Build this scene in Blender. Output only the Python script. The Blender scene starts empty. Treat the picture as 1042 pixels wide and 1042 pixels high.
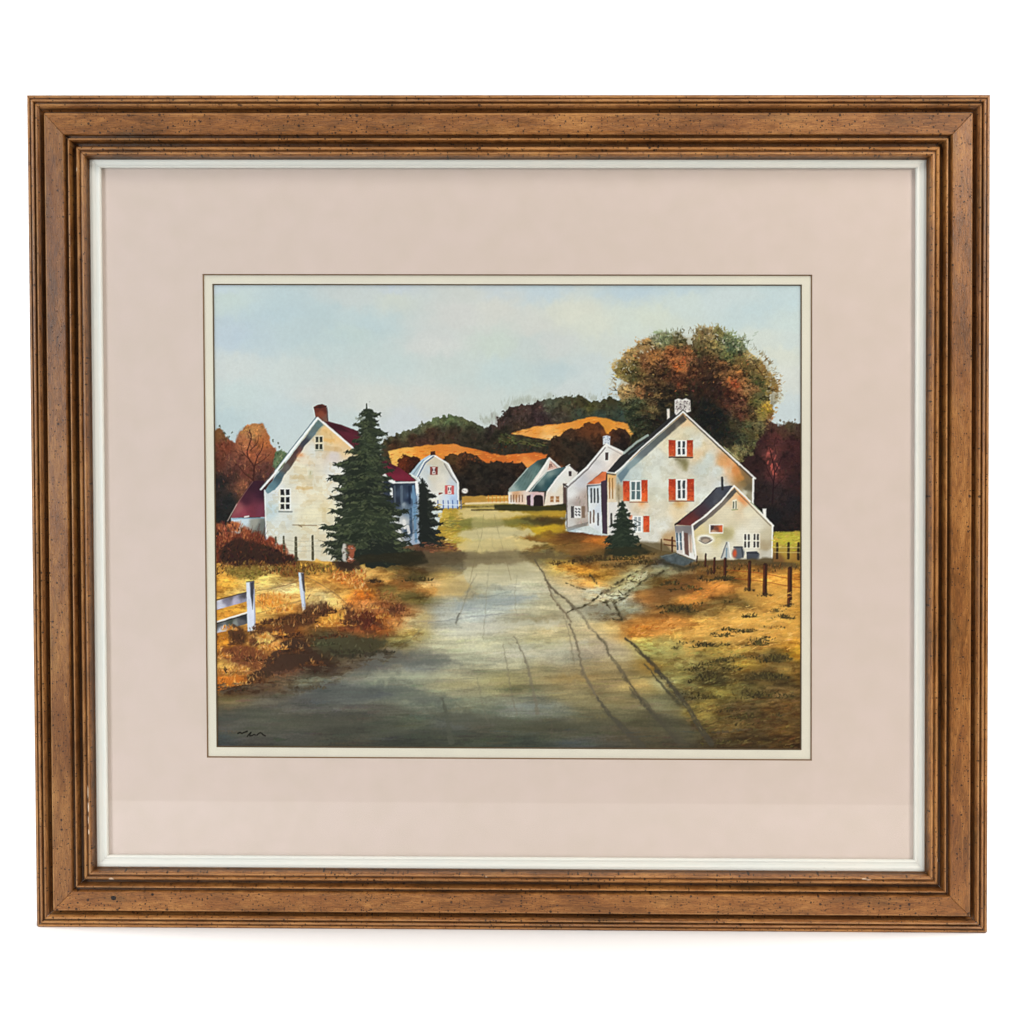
import bpy, bmesh
import numpy as np, math, random
# ---------------------------------------------------------------- watercolour painter
# The print in the frame is a flat sheet of paper covered in paint; its colours are laid on
# brush stroke by brush stroke into a float canvas and stored as a colour attribute on the sheet.
PX0, PY0, PX1, PY1, PS = 212.0, 284.0, 822.0, 770.0, 2.0
PW, PH = int((PX1-PX0)*PS), int((PY1-PY0)*PS)
cv = np.zeros((PH, PW, 3), np.float32)
rs = np.random.RandomState(7)
rnd = random.Random(11)
YY, XX = np.mgrid[0:PH, 0:PW].astype(np.float32)
XX = XX/PS + PX0; YY = YY/PS + PY0

def upsample(g, h, w):
    gh, gw = g.shape[:2]
    y = np.linspace(0, gh-1.001, h); x = np.linspace(0, gw-1.001, w)
    yi = y.astype(int); xi = x.astype(int)
    fy = (y-yi)[:, None]; fx = (x-xi)[None, :]
    fy = fy*fy*(3-2*fy) if g.ndim == 2 and gh < h/3 else fy
    fx = fx*fx*(3-2*fx) if g.ndim == 2 and gw < w/3 else fx
    if g.ndim == 3: fy = fy[..., None]; fx = fx[..., None]
    a = g[yi][:, xi]; b = g[yi][:, xi+1]; c = g[yi+1][:, xi]; d = g[yi+1][:, xi+1]
    return ((a*(1-fx)+b*fx)*(1-fy) + (c*(1-fx)+d*fx)*fy).astype(np.float32)

def noise(sx, sy, octs=3, seed=0):
    """fractal value noise, feature size sx by sy in photo units, about -1..1"""
    r = np.random.RandomState(seed); out = np.zeros((PH, PW), np.float32); amp = 1; tot = 0
    for o in range(octs):
        gh = max(3, int((PY1-PY0)/sy)+2); gw = max(3, int((PX1-PX0)/sx)+2)
        gh = min(gh, PH); gw = min(gw, PW)
        out += amp*upsample((r.rand(gh, gw)*2-1).astype(np.float32), PH, PW); tot += amp
        amp *= .55; sx /= 2; sy /= 2
    return out/tot*1.6

def rgb(c): return np.array(c, np.float32)/255.0

N_big = noise(60, 40, 3, 1); N_mid = noise(12, 9, 3, 2); N_str = noise(40, 4, 3, 3)
N_fx = noise(7, 7, 3, 4); N_fy = noise(7, 7, 3, 5); N_gr = noise(1.2, 1.2, 1, 6); N_lf = noise(3.2, 3.2, 2, 8)
N_up = noise(2.2, 9, 2, 9); N_rg = noise(1.6, 1.6, 2, 21)
N_g1 = noise(6, 2.6, 4, 22); N_g2 = noise(9, 3.5, 4, 23); N_f1 = noise(4, 4, 4, 24); N_f2 = noise(7, 7, 4, 25); N_c1 = noise(10, 6, 3, 26); N_h1 = noise(22, 5, 4, 31); N_h2 = noise(11, 3, 4, 32); N_h3 = noise(48, 7, 4, 33); N_t1 = noise(7, 5, 3, 34); N_w1 = noise(2.6, 2.6, 2, 27); N_w2 = noise(2.6, 2.6, 2, 28)

def shepard(samples, ay=1.0, p=3.2, warp=0.0, ds=4):
    s = np.array(samples, np.float32)
    x = XX[::ds, ::ds].copy(); y = YY[::ds, ::ds].copy()
    if warp: x += warp*N_mid[::ds, ::ds]*1.5; y += warp*N_fx[::ds, ::ds]
    acc = np.zeros(x.shape+(3,), np.float32); tot = np.zeros(x.shape, np.float32)
    for a, b, r, g, bb in s:
        w = 1.0/(((x-a)**2 + ((y-b)*ay)**2)+4.0)**(p/2*1.0)
        acc += w[..., None]*np.array((r, g, bb), np.float32); tot += w
    return upsample(acc/tot[..., None]/255.0, PH, PW)

def box(x0, y0, x1, y1, pad=3):
    i0 = max(0, int((x0-pad-PX0)*PS)); i1 = min(PW, int((x1+pad-PX0)*PS)+1)
    j0 = max(0, int((y0-pad-PY0)*PS)); j1 = min(PH, int((y1+pad-PY0)*PS)+1)
    return i0, i1, j0, j1

def polymask(pts, soft=.45, warp=0.0, wl=None):
    """coverage of a polygon, edge softness and wobble in photo units -> (slices, mask)"""
    pts = np.array(pts, np.float32)
    i0, i1, j0, j1 = box(pts[:, 0].min(), pts[:, 1].min(), pts[:, 0].max(), pts[:, 1].max(), 3+warp*2+soft)
    if i1 <= i0 or j1 <= j0: return None
    x = XX[j0:j1, i0:i1].copy(); y = YY[j0:j1, i0:i1].copy()
    if warp:
        fx, fy = (N_fx, N_fy) if wl is None else wl
        x += warp*fx[j0:j1, i0:i1]; y += warp*fy[j0:j1, i0:i1]
    inside = np.zeros(x.shape, bool); d2 = np.full(x.shape, 1e9, np.float32)
    n = len(pts)
    for k in range(n):
        ax, ay = pts[k]; bx, by = pts[(k+1) % n]
        ex, ey = bx-ax, by-ay; L = ex*ex+ey*ey+1e-9
        t = np.clip(((x-ax)*ex+(y-ay)*ey)/L, 0, 1)
        d2 = np.minimum(d2, (x-ax-t*ex)**2+(y-ay-t*ey)**2)
        if abs(ey) > 1e-9:
            c = ((ay > y) != (by > y)) & (x < ex*(y-ay)/ey+ax)
            inside ^= c
    d = np.sqrt(d2); sd = np.where(inside, d, -d)
    return (slice(j0, j1), slice(i0, i1)), np.clip(sd/(2*soft)+.5, 0, 1)

def put(sl, m, col, alpha=1.0):
    c = col if isinstance(col, np.ndarray) and col.ndim == 3 else (rgb(col))
    if isinstance(c, np.ndarray) and c.ndim == 3: c = c[sl]
    m = (m*alpha)[..., None]
    cv[sl] = cv[sl]*(1-m)+c*m

def poly(pts, col, alpha=1.0, soft=.45, warp=0.0, wl=None, tex=0.0, N=None):
    r = polymask(pts, soft, warp, wl)
    if r is None: return
    sl, m = r
    if tex:
        base = col[sl] if isinstance(col, np.ndarray) and col.ndim == 3 else np.broadcast_to(rgb(col), m.shape+(3,))
        c = base*(1+tex*(N_mid if N is None else N)[sl][..., None]); m = (m*alpha)[..., None]
        cv[sl] = cv[sl]*(1-m)+c*m
    else: put(sl, m, col, alpha)

def wash(pts, samples, **k):
    """polygon filled with a wet blend of several colours"""
    al = k.pop('alpha', 1.0); soft = k.pop('soft', .45); warp = k.pop('warp', 0.0); tex = k.pop('tex', .03)
    r = polymask(pts, soft, warp)
    sl, m = r
    x = XX[sl]+N_fx[sl]*1.2; y = YY[sl]+N_fy[sl]*1.2
    acc = np.zeros(x.shape+(3,), np.float32); tot = np.zeros(x.shape, np.float32)
    for a, b, r_, g_, b_ in samples:
        w = 1.0/((x-a)**2+(y-b)**2+2.0)**1.7
        acc += w[..., None]*np.array((r_, g_, b_), np.float32)/255; tot += w
    c = acc/tot[..., None]*(1+tex*N_mid[sl][..., None]); m = (m*al)[..., None]
    cv[sl] = cv[sl]*(1-m)+c*m

def spline(pts, n=8):
    if len(pts) < 3: return [tuple(map(float, p)) for p in pts]
    P = [pts[0]]+list(pts)+[pts[-1]]; out = []
    for i in range(1, len(P)-2):
        for k in range(n):
            t = k/n
            out.append(tuple(.5*((2*P[i][j])+(-P[i-1][j]+P[i+1][j])*t+(2*P[i-1][j]-5*P[i][j]+4*P[i+1][j]-P[i+2][j])*t*t
                       + (-P[i-1][j]+3*P[i][j]-3*P[i+1][j]+P[i+2][j])*t**3) for j in range(len(P[i]))))
    out.append(tuple(map(float, P[-2]))); return out

def line(pts, col, w=1.0, alpha=1.0, w2=None, soft=.4, smooth=False, dry=0.0, warp=0.0):
    """a brush line; w..w2 its full width; dry > 0 breaks it up as a dry brush does"""
    if smooth: pts = spline(pts)
    w2 = w if w2 is None else w2
    seg = [math.hypot(pts[i+1][0]-pts[i][0], pts[i+1][1]-pts[i][1]) for i in range(len(pts)-1)]
    tot = sum(seg)+1e-9
    xs = [p[0] for p in pts]; ys = [p[1] for p in pts]
    i0, i1, j0, j1 = box(min(xs), min(ys), max(xs), max(ys), max(w, w2)+1.5+warp)
    if i1 <= i0 or j1 <= j0: return
    sl = (slice(j0, j1), slice(i0, i1)); x = XX[sl]; y = YY[sl]
    if warp: x = x+warp*N_lf[sl]; y = y+warp*N_fx[sl]
    m = np.zeros(x.shape, np.float32); s = 0
    for k in range(len(pts)-1):
        ax, ay = pts[k][:2]; bx, by = pts[k+1][:2]; ex, ey = bx-ax, by-ay; L = ex*ex+ey*ey+1e-9
        t = np.clip(((x-ax)*ex+(y-ay)*ey)/L, 0, 1)
        d = np.sqrt((x-ax-t*ex)**2+(y-ay-t*ey)**2)
        hw = (w+(w2-w)*((s+t*seg[k])/tot))/2
        m = np.maximum(m, np.clip((hw-d)/(2*soft)+.5, 0, 1)*np.minimum(1, hw/.35)); s += seg[k]
    if dry: m = m*np.clip(1-dry+N_lf[sl]*1.3*dry+.2*dry, 0, 1)
    put(sl, m, col, alpha)

def dab(x, y, l, w, ang, col, alpha=1.0, taper=.75):
    """one touch of the brush: a short stroke, wide at the root and thin at the tip"""
    c, s = math.cos(ang), math.sin(ang); r = l+1
    i0 = max(0, int((x-r-PX0)*PS)); i1 = min(PW, int((x+r-PX0)*PS)+2)
    j0 = max(0, int((y-r-PY0)*PS)); j1 = min(PH, int((y+r-PY0)*PS)+2)
    if i1-i0 < 2 or j1-j0 < 2: return
    X = XX[j0:j1, i0:i1]-x; Y = YY[j0:j1, i0:i1]-y
    u = (X*c+Y*s)/(l*.5); v = (-X*s+Y*c)
    nn = N_rg[j0:j1, i0:i1]; u = u+nn*.25
    hw = w*.5*np.sqrt(np.clip(1-u*u, 0, 1))*(1-taper*.5*(u+1)*.9)*(1+.9*nn)
    m = np.clip((hw-np.abs(v))/.6+.5, 0, 1)*(np.abs(u) < 1)*alpha
    m = m[..., None]
    cv[j0:j1, i0:i1] = cv[j0:j1, i0:i1]*(1-m)+col*m

def inside(pts, x, y):
    r = False; n = len(pts)
    for k in range(n):
        ax, ay = pts[k][:2]; bx, by = pts[(k+1) % n][:2]
        if (ay > y) != (by > y) and x < (bx-ax)*(y-ay)/(by-ay)+ax: r = not r
    return r

def pick(samples, x, y):
    a = t = 0
    for s in samples:
        w = 1/((x-s[0])**2+(y-s[1])**2+4)**2.4
        a = a+w*np.array(s[2:5], np.float32); t += w
    return a/t/255

def texture(pts, amp, N=None, chroma=.06, soft=2.0, gamma=0.0):
    """granulation: pigment settles unevenly in the tooth of the paper"""
    N = N_g1 if N is None else N
    r = polymask(pts, soft, 1.5)
    if r is None: return
    sl, m = r; n = N[sl]; n = np.sign(n)*np.abs(n)**(1-gamma) if gamma else n
    f = np.exp(amp*(np.minimum(n, .35)-.06)*m)[..., None]; c = (N_c1[sl]*m*chroma)[..., None]*np.array((1, .1, -1.1), np.float32)
    cv[sl] = cv[sl]*f*(1+c)

def glaze(pts, N, thr, amt, tint=(1, 1, 1), soft=3.0, edge=.10):
    """a second thin wash that dries with a crisp edge, wherever the noise field rises over thr"""
    r = polymask(pts, soft, 1.5)
    if r is None: return
    sl, m = r; k = np.clip((N[sl]-thr)/edge, 0, 1); rim = np.clip(1-np.abs(N[sl]-thr-edge)/edge, 0, 1)*.35
    f = 1-amt*(k+rim)[..., None]*m[..., None]*np.array(tint, np.float32)
    cv[sl] = cv[sl]*f

def scatter(pts, n, l, w, ang, src, jit=.12, alpha=(.5, .95), hue=.03, off=None):
    """n brush touches inside a polygon; src = list of colour samples or a palette of plain colours"""
    xs = [p[0] for p in pts]; ys = [p[1] for p in pts]; k = 0; tries = 0
    while k < n and tries < n*12:
        tries += 1
        x = rnd.uniform(min(xs), max(xs)); y = rnd.uniform(min(ys), max(ys))
        if not inside(pts, x, y): continue
        c = pick(src, x, y) if len(src[0]) == 5 else rgb(rnd.choice(src))
        c = c*(1+rnd.gauss(0, jit))+np.array([rnd.gauss(0, hue) for _ in range(3)], np.float32)*np.array((1, .6, .5), np.float32)
        c = np.clip(c, .05, .97)
        a = ang(x, y) if callable(ang) else rnd.uniform(*ang)
        dab(x, y, rnd.uniform(*l), rnd.uniform(*w), a, c, rnd.uniform(*alpha)); k += 1

def tuft(x, y, h, n, cols, spread=.7, wid=6, lean=0):
    """a clump of dry grass: a soft wet patch first, then short touches growing out of it"""
    h = h*.8
    blob(x, y-h*.25, wid*.95, h*.5+1, cols[0], .3, .5, -.05, warp=2.5)
    for i in range(int(n*1.5)):
        a = -math.pi/2+rnd.uniform(-spread, spread)*1.25+lean
        hh = h*rnd.uniform(.4, .95); xx = x+max(-1.3, min(1.3, rnd.gauss(0, .55)))*wid
        c = rgb(rnd.choice(cols))*(1+rnd.gauss(0, .1))
        dab(xx+math.cos(a)*hh/2, y+math.sin(a)*hh/2+rnd.uniform(-1.6, 1.2), hh, rnd.uniform(1.1, 2.8), a, c, rnd.uniform(.3, .8), taper=.5)

def clump(x, y, rx, ry, cols, dens=1.0):
    """a ragged dark clump of grass painted in one loaded stroke: flat foot, broken top"""
    for k in range(int(rx*ry*.62*dens)+8):
        u = max(-1.25, min(1.25, rnd.gauss(0, .5))); top = ry*(1-u*u*.7)*rnd.uniform(.2, 1.25)
        a = -PI/2+u*.6+rnd.gauss(0, .5); l = rnd.uniform(2.2, 4.6)
        dab(x+u*rx, y+ry*.45-abs(top)*.75+u*rx*-.06, l, rnd.uniform(1.2, 3.0), a, rgb(rnd.choice(cols))*(1+rnd.gauss(0, .1)), rnd.uniform(.45, .95))
    for k in range(int(rx*.8)):
        u = rnd.uniform(-1.1, 1.1); dab(x+u*rx, y+ry*.45+rnd.uniform(-.5, .8), rnd.uniform(4, 9), rnd.uniform(.9, 1.8), rnd.uniform(-.2, .1), rgb(rnd.choice(cols)), rnd.uniform(.4, .8))

def blob(x, y, rx, ry, col, alpha=.6, soft=.5, rot=0.0, warp=2.0):
    i0, i1, j0, j1 = box(x-max(rx, ry)*1.5, y-max(rx, ry)*1.5, x+max(rx, ry)*1.5, y+max(rx, ry)*1.5, 2)
    if i1 <= i0 or j1 <= j0: return
    sl = (slice(j0, j1), slice(i0, i1))
    X = XX[sl]-x+warp*N_fx[sl]; Y = YY[sl]-y+warp*N_fy[sl]
    c, s = math.cos(rot), math.sin(rot)
    r = np.sqrt(((X*c+Y*s)/rx)**2+((-X*s+Y*c)/ry)**2)
    put(sl, np.clip((1.15-r)/(2*soft), 0, 1)**1.3, col, alpha)

PI = math.pi
UP = (-PI/2-.6, -PI/2+.6); ANY = (0, 2*PI); FLAT = (-.35, .15)
WHT = (236, 236, 230)

# ---- sky
SKY = [(225,292,198,211,217),(230,302,198,211,209),(290,310,189,205,210),(330,320,190,206,210),(235,342,190,203,213),(265,345,190,204,210),
 (240,372,205,211,210),(300,377,203,211,210),(360,340,194,208,207),(374,330,190,206,210),(355,302,200,207,207),(226,425,191,207,211),(240,405,198,210,210),
 (290,422,199,211,214),(330,402,206,210,209),(348,432,200,211,212),(400,302,205,211,205),(440,350,207,210,209),(400,370,198,210,210),(460,375,199,208,206),
 (505,315,210,211,206),(505,350,200,210,203),(512,378,194,208,209),(380,405,208,211,207),(440,410,207,210,207),(415,428,204,210,214),(500,412,203,211,209),
 (400,292,199,208,216),(500,292,200,209,214),(550,293,194,208,216),(640,295,189,205,214),(580,318,212,214,204),(605,330,211,215,205),(540,330,209,211,207),(560,350,206,210,209),
 (540,352,199,208,207),(640,330,206,214,207),(560,380,192,206,209),(530,387,197,210,210),(600,375,202,211,212),(620,400,199,210,213),(580,398,203,211,212),
 (540,405,202,211,209),(700,293,192,207,213),(700,305,200,211,209),(760,322,195,210,213),(735,302,199,211,213),(800,298,194,210,214),(806,330,200,213,212),(790,360,211,215,206),
 (802,385,210,214,210),(804,420,199,210,214),(775,345,207,214,209),(660,325,206,213,203),(650,350,202,211,207),(620,350,206,212,207),(330,355,195,208,209),(475,300,204,208,205),
 (470,320,207,208,206),(300,340,190,205,209),(810,345,203,213,212)]
cv[:] = shepard(SKY, ay=1.8, p=3.6, warp=4)
cv *= (1+.010*N_big+.006*N_mid)[..., None]
for x, y, rx, ry, c, a in [(270,322,60,14,(178,200,212),.45),(340,345,50,12,(180,202,210),.35),(250,345,30,10,(176,196,212),.35),(660,296,60,6,(180,202,216),.5),(780,312,40,10,(184,206,216),.4),(450,352,50,9,(218,218,214),.5),(590,322,48,16,(222,222,208),.5),(330,400,60,9,(214,216,212),.45),(570,378,50,8,(186,204,212),.4),(470,385,50,8,(192,208,208),.35),(800,372,22,20,(220,222,214),.4)]:
    blob(x, y, rx, ry, c, a, .8, -.08, warp=5)

# ---- ground underpainting
G = [(451,518,190,160,60),(466,516,185,155,70),(487,524,205,185,120),(509,524,200,175,110),(487,533,125,118,58),(466,536,140,130,60),(502,533,122,115,65),
(495,543,205,190,145),(466,547,190,165,70),(454,539,170,140,55),(487,555,198,180,112),(509,547,195,180,135),(509,555,205,180,130),(457,556,150,105,50),
(437,555,95,65,50),(466,566,88,74,56),(502,568,95,80,55),(437,569,75,65,50),(466,576,110,100,75),(437,578,100,85,60),(379,569,110,100,50),(401,575,95,80,45),
(376,583,215,170,95),(391,586,215,165,85),(408,585,120,90,50),(423,586,80,70,35),(444,585,170,140,80),(466,585,190,160,90),(502,582,185,170,120),(495,598,200,195,165),
(459,595,200,170,105),(444,595,215,180,120),(437,601,215,155,80),(451,601,205,165,95),(480,604,190,170,115),(408,594,150,100,50),(394,599,120,100,50),(423,608,92,82,42),
(444,611,122,115,80),(394,606,130,100,55),(379,594,130,85,40),(369,604,200,110,35),(372,615,206,138,78),(387,615,160,96,54),(401,618,110,68,38),(372,630,85,35,20),
(394,627,185,110,55),(415,624,208,155,95),(430,627,185,165,115),(451,622,165,172,165),(473,619,165,175,180),(502,612,160,172,165),(509,604,165,175,165),(459,615,185,185,165),
(524,524,195,160,50),(560,522,175,140,40),(546,517,90,80,30),(532,530,80,80,40),(553,530,70,50,30),(524,536,170,145,50),(560,539,205,170,40),(546,542,190,155,40),
(519,545,205,190,140),(539,547,165,130,60),(575,542,90,55,30),(596,537,80,40,25),(611,545,110,60,30),(604,552,185,110,45),(524,553,215,190,135),(553,553,120,95,45),
(575,555,130,100,50),(589,558,130,90,45),(611,549,190,115,45),(524,563,122,107,72),(517,569,105,90,65),(553,562,125,110,70),(553,569,120,105,60),(568,568,150,130,70),
(589,569,80,60,35),(611,565,70,60,35),(625,569,140,105,60),(640,565,170,135,65),(524,578,195,185,150),(539,586,205,195,165),(560,581,205,175,95),(575,575,220,165,70),
(589,579,220,155,60),(611,585,200,150,60),(618,581,165,125,60),(632,576,130,105,60),(575,589,215,185,125),(601,594,220,160,80),(582,601,215,195,155),(596,607,205,190,155),
(604,602,205,200,175),(521,601,190,188,170),(546,598,190,185,150),(524,609,150,160,160),(514,615,145,155,155),(560,612,185,170,120),(546,622,170,160,120),(539,628,150,140,105),
(596,620,150,145,120),(611,622,135,130,110),(640,620,140,140,120),(632,608,205,205,180),(647,586,190,185,140),(632,594,190,180,130),(647,598,150,150,115),(654,607,176,118,60),
(640,549,150,140,120),(660,565,120,95,55),(675,572,85,85,80),(655,556,60,60,50),
(230,652,225,150,50),(240,650,80,50,28),(250,660,115,70,38),(262,655,185,135,60),(268,652,230,175,90),(280,657,215,145,75),(300,655,84,54,36),(290,643,150,90,40),
(300,630,90,58,34),(320,620,90,60,42),(335,629,210,148,62),(345,627,196,124,48),(360,635,115,64,38),(330,650,88,78,52),(350,660,100,90,65),(320,665,72,62,46),
(224,656,230,155,55),(237,662,115,64,37),(247,669,122,68,46),(229,678,210,160,78),(251,678,150,100,60),(224,695,200,112,34),(244,692,185,110,44),(234,701,68,46,30),
(261,699,86,66,50),(299,660,72,52,37),(294,678,110,75,55),(316,672,60,44,33),(327,678,64,48,38),(337,653,82,80,56),(345,659,56,54,38),(359,666,105,95,75),(352,682,98,88,77),
(359,688,116,115,100),(316,692,100,100,85),(337,701,86,90,86),(359,701,100,105,100),(273,714,90,84,72),(235,712,110,95,60),(258,724,90,90,72),(316,714,90,88,85),
(301,732,100,92,70),(237,735,85,80,75),(258,742,88,85,68),(330,735,85,80,68),(345,742,76,72,58),(229,757,66,74,74),(258,757,78,70,62),(337,755,76,72,56),(301,750,75,75,68),
(384,637,150,80,30),(401,634,205,145,80),(423,634,200,180,130),(423,646,195,175,100),(379,656,72,60,37),(408,653,130,120,75),(459,629,170,178,176),(487,623,168,178,184),
(459,642,200,198,175),(495,636,190,182,170),(459,655,190,182,140),(502,655,188,182,135),(394,667,105,95,80),(430,676,115,120,115),(434,670,125,120,105),(480,668,170,168,135),
(509,670,178,172,140),(379,676,90,85,80),(408,692,135,138,112),(374,693,135,140,118),(451,692,165,155,110),(473,698,168,155,110),(502,698,160,150,95),(513,695,155,140,68),
(379,706,84,86,84),(408,709,120,125,100),(437,718,115,120,100),(487,715,135,138,105),(509,718,120,125,105),(394,721,98,92,76),(387,740,76,77,62),(415,735,80,85,62),
(466,734,92,94,88),(487,745,75,70,55),(509,747,75,78,55),(408,755,64,66,58),(495,757,70,78,62),(444,757,68,70,55),(521,629,165,155,120),(551,624,190,170,110),(558,631,152,137,102),
(522,639,190,175,130),(558,642,205,180,115),(616,640,215,185,120),(551,652,180,165,100),(526,663,175,170,150),(565,666,180,172,145),(609,660,195,170,140),(630,663,190,170,130),
(529,675,165,160,125),(544,682,155,135,80),(580,690,160,130,75),(616,678,165,135,75),(616,692,155,125,70),(522,692,140,125,70),(525,702,120,110,62),(573,706,150,130,75),
(537,712,120,120,105),(529,721,130,135,125),(565,721,125,130,115),(594,714,135,120,70),(637,709,150,125,70),(601,732,105,95,60),(558,740,80,75,55),(522,742,80,82,62),
(587,747,85,82,60),(630,728,105,98,62),(637,742,95,82,58),(656,732,90,80,45),(587,755,66,74,76),(529,757,62,70,58),(620,757,76,70,60),(659,750,80,68,42),
(645,642,190,124,50),(659,637,204,132,54),(659,655,190,180,100),(652,680,150,115,50),(652,699,205,160,65),
(675,581,150,145,110),(669,591,110,85,40),(694,591,110,75,40),(713,599,150,95,45),(732,597,220,150,70),(700,610,210,145,65),(677,603,110,80,50),(690,620,95,75,40),
(673,626,150,105,52),(723,618,135,110,60),(751,583,175,125,50),(770,587,215,155,70),(790,587,225,165,75),(811,591,200,140,55),(742,610,130,100,50),(780,614,220,165,80),
(761,612,120,100,55),(795,624,190,145,70),(811,626,200,145,50),(751,628,225,175,85),(713,639,220,170,85),(684,633,204,140,66),(671,641,202,134,60),(690,647,205,160,80),
(675,652,170,150,85),(770,635,215,165,80),(742,643,205,155,75),(780,651,190,145,70),(805,647,215,155,55),(809,666,195,145,45),(723,654,140,120,55),(669,662,165,160,95),
(694,670,155,140,80),(751,660,175,140,70),(761,677,165,135,60),(732,677,115,98,52),(790,668,105,88,48),(799,677,130,105,55),(688,685,140,130,75),(723,691,80,72,44),
(772,685,88,74,44),(799,693,92,76,43),(811,689,130,100,45),(732,704,135,120,60),(703,697,130,120,70),(713,723,140,120,60),(761,704,92,82,46),(790,704,120,95,55),
(751,722,88,72,45),(799,722,100,75,40),(684,712,95,90,65),(671,695,165,160,115),(675,714,130,125,85),(671,733,90,85,60),(742,739,108,90,50),(723,735,105,90,48),
(780,737,86,66,38),(803,743,90,68,35),(761,752,76,60,36),(694,743,75,70,50),(732,756,72,60,40),(803,756,80,58,30),
(230,596,220,162,66),(251,600,226,194,118),(273,589,228,194,108),(293,598,228,205,145),(330,606,225,195,130),(345,601,210,160,80),(277,612,216,146,62),(222,628,222,158,64),
(240,620,220,156,60),(262,622,226,182,96),(300,607,224,178,104),(290,618,216,150,66),(320,590,222,170,84),(355,590,205,135,60),(345,580,150,105,50),(300,580,140,105,50),(340,614,215,180,110),
(325,612,224,195,128),(360,612,190,110,45),(720,578,110,80,42),(745,575,105,80,45),(800,548,190,180,62),(800,562,175,150,60),(785,572,95,70,40),(740,588,120,90,45)]
base = .55*shepard(G, ay=2.3, p=4.0, warp=2.5, ds=2)+.45*shepard(G, ay=2.0, p=5.6, warp=1.5, ds=2)
for _ in range(3):
    base[:, 6:-6] = (base[:, 6:-6]+base[:, 12:]+base[:, :-12])/3; base[2:-2] = (base[2:-2]+base[4:]+base[:-4])/3
bs = base[::4, ::4].copy()      # the road is one broad wet wash: blend its patches
for _ in range(14):
    bs[:, 5:-5] = (bs[:, 5:-5]+bs[:, 10:]+bs[:, :-10])/3; bs[2:-2] = (bs[2:-2]+bs[4:]+bs[:-4])/3
bs = upsample(bs, PH, PW)
rm = polymask([(468,578),(548,572),(592,622),(660,690),(728,775),(200,775),(200,716),(300,708),(356,690),(410,662),(440,640),(446,612)], 9, 2)
w_ = np.zeros((PH, PW), np.float32); w_[rm[0]] = rm[1]
mid_ = np.exp(-(((XX-505)/95)**2+((YY-640)/62)**2)); gy = base.mean(2, keepdims=True); k3 = (.34*w_)[..., None]
base = (base*(1-k3)+gy*np.array((1.0, 1.012, .975), np.float32)*k3)*(1+(w_*(.03+.09*mid_)))[..., None]; gy = bs.mean(2, keepdims=True); bs = (bs*.66+gy*np.array((1.0, 1.012, .975), np.float32)*.34)*(1.03+.09*mid_)[..., None]
base = base*(1-.42*w_[..., None])+bs*(.42*w_[..., None])
base *= (1+.06*N_str+.04*N_mid)[..., None]
ground = [(212,560),(300,556),(440,552),(452,516),(480,505),(518,505),(576,516),(576,540),(615,545),(655,552),(700,565),(790,550),(822,540),(822,772),(212,772)]

# ---- left far trees
LT = [(225,440,128,88,52),(230,455,120,62,44),(224,470,100,55,42),(225,490,38,36,36),(232,510,36,38,38),(238,485,70,48,42),(247,493,138,86,62),(258,440,198,140,84),
 (268,450,186,108,60),(250,452,190,118,78),(258,462,176,98,64),(245,465,140,82,62),(270,475,104,62,52),(250,480,112,60,48),(275,482,92,58,50),(265,488,80,50,46),(222,525,34,34,34),(240,475,96,56,48),(272,462,150,86,58),(235,470,120,74,60)]
pl = [(214,440),(224,436),(232,446),(240,452),(244,440),(250,433),(258,430),(268,432),(273,440),(276,452),(280,458),(280,478),(276,500),(250,560),(205,560),(205,440)]
poly(pl, shepard(LT, p=3), soft=.8, warp=1.6)
scatter(pl, 700, (2, 6), (1, 2.6), (-PI, 0), LT, .13)
for x, y in [(224,434),(229,441),(233,445),(236,440),(278,449),(283,451),(284,455)]: dab(x, y, 3.2, 2.0, rnd.uniform(.6, 2.2), rgb((74, 84, 70)), .8)
for k in range(170):
    x = rnd.uniform(221, 280); y = rnd.uniform(438, 500)
    if inside(pl, x, y): dab(x, y, rnd.uniform(3, 8), rnd.uniform(.6, 1.2), -PI/2+(x-256)*.02+rnd.gauss(0, .5), rgb(rnd.choice([(206,140,92),(176,104,72),(96,52,44),(70,40,38),(150,92,70)])), rnd.uniform(.35, .75))
for p, w in [([(257.5,492),(258.5,476),(254,468),(251.5,460),(255.5,446),(254,438)],2.0),([(258,478),(262,465),(266,458),(268,450)],1.5),([(257,488),(250,483),(245,477),(241,472)],1.3),
             ([(253,467),(247,460),(245,452)],.9),([(255,458),(262,450),(263,442)],.9),([(259,474),(268,468),(274,463)],.9),([(255,447),(251,440)],.7),([(262,465),(258,457)],.7)]:
    line(p, (70, 36, 32), w, .9, w2=w*.45, smooth=True)
poly([(279,460),(285,457),(291,460),(290,474),(283,479),(278,474)], (98,116,84), soft=.8, warp=1.5, tex=.12, N=N_lf)
scatter([(279,460),(290,459),(290,474),(280,478)], 40, (2,3.5), (1,2), UP, [(80,98,66),(120,136,100),(60,80,56)])

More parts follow.
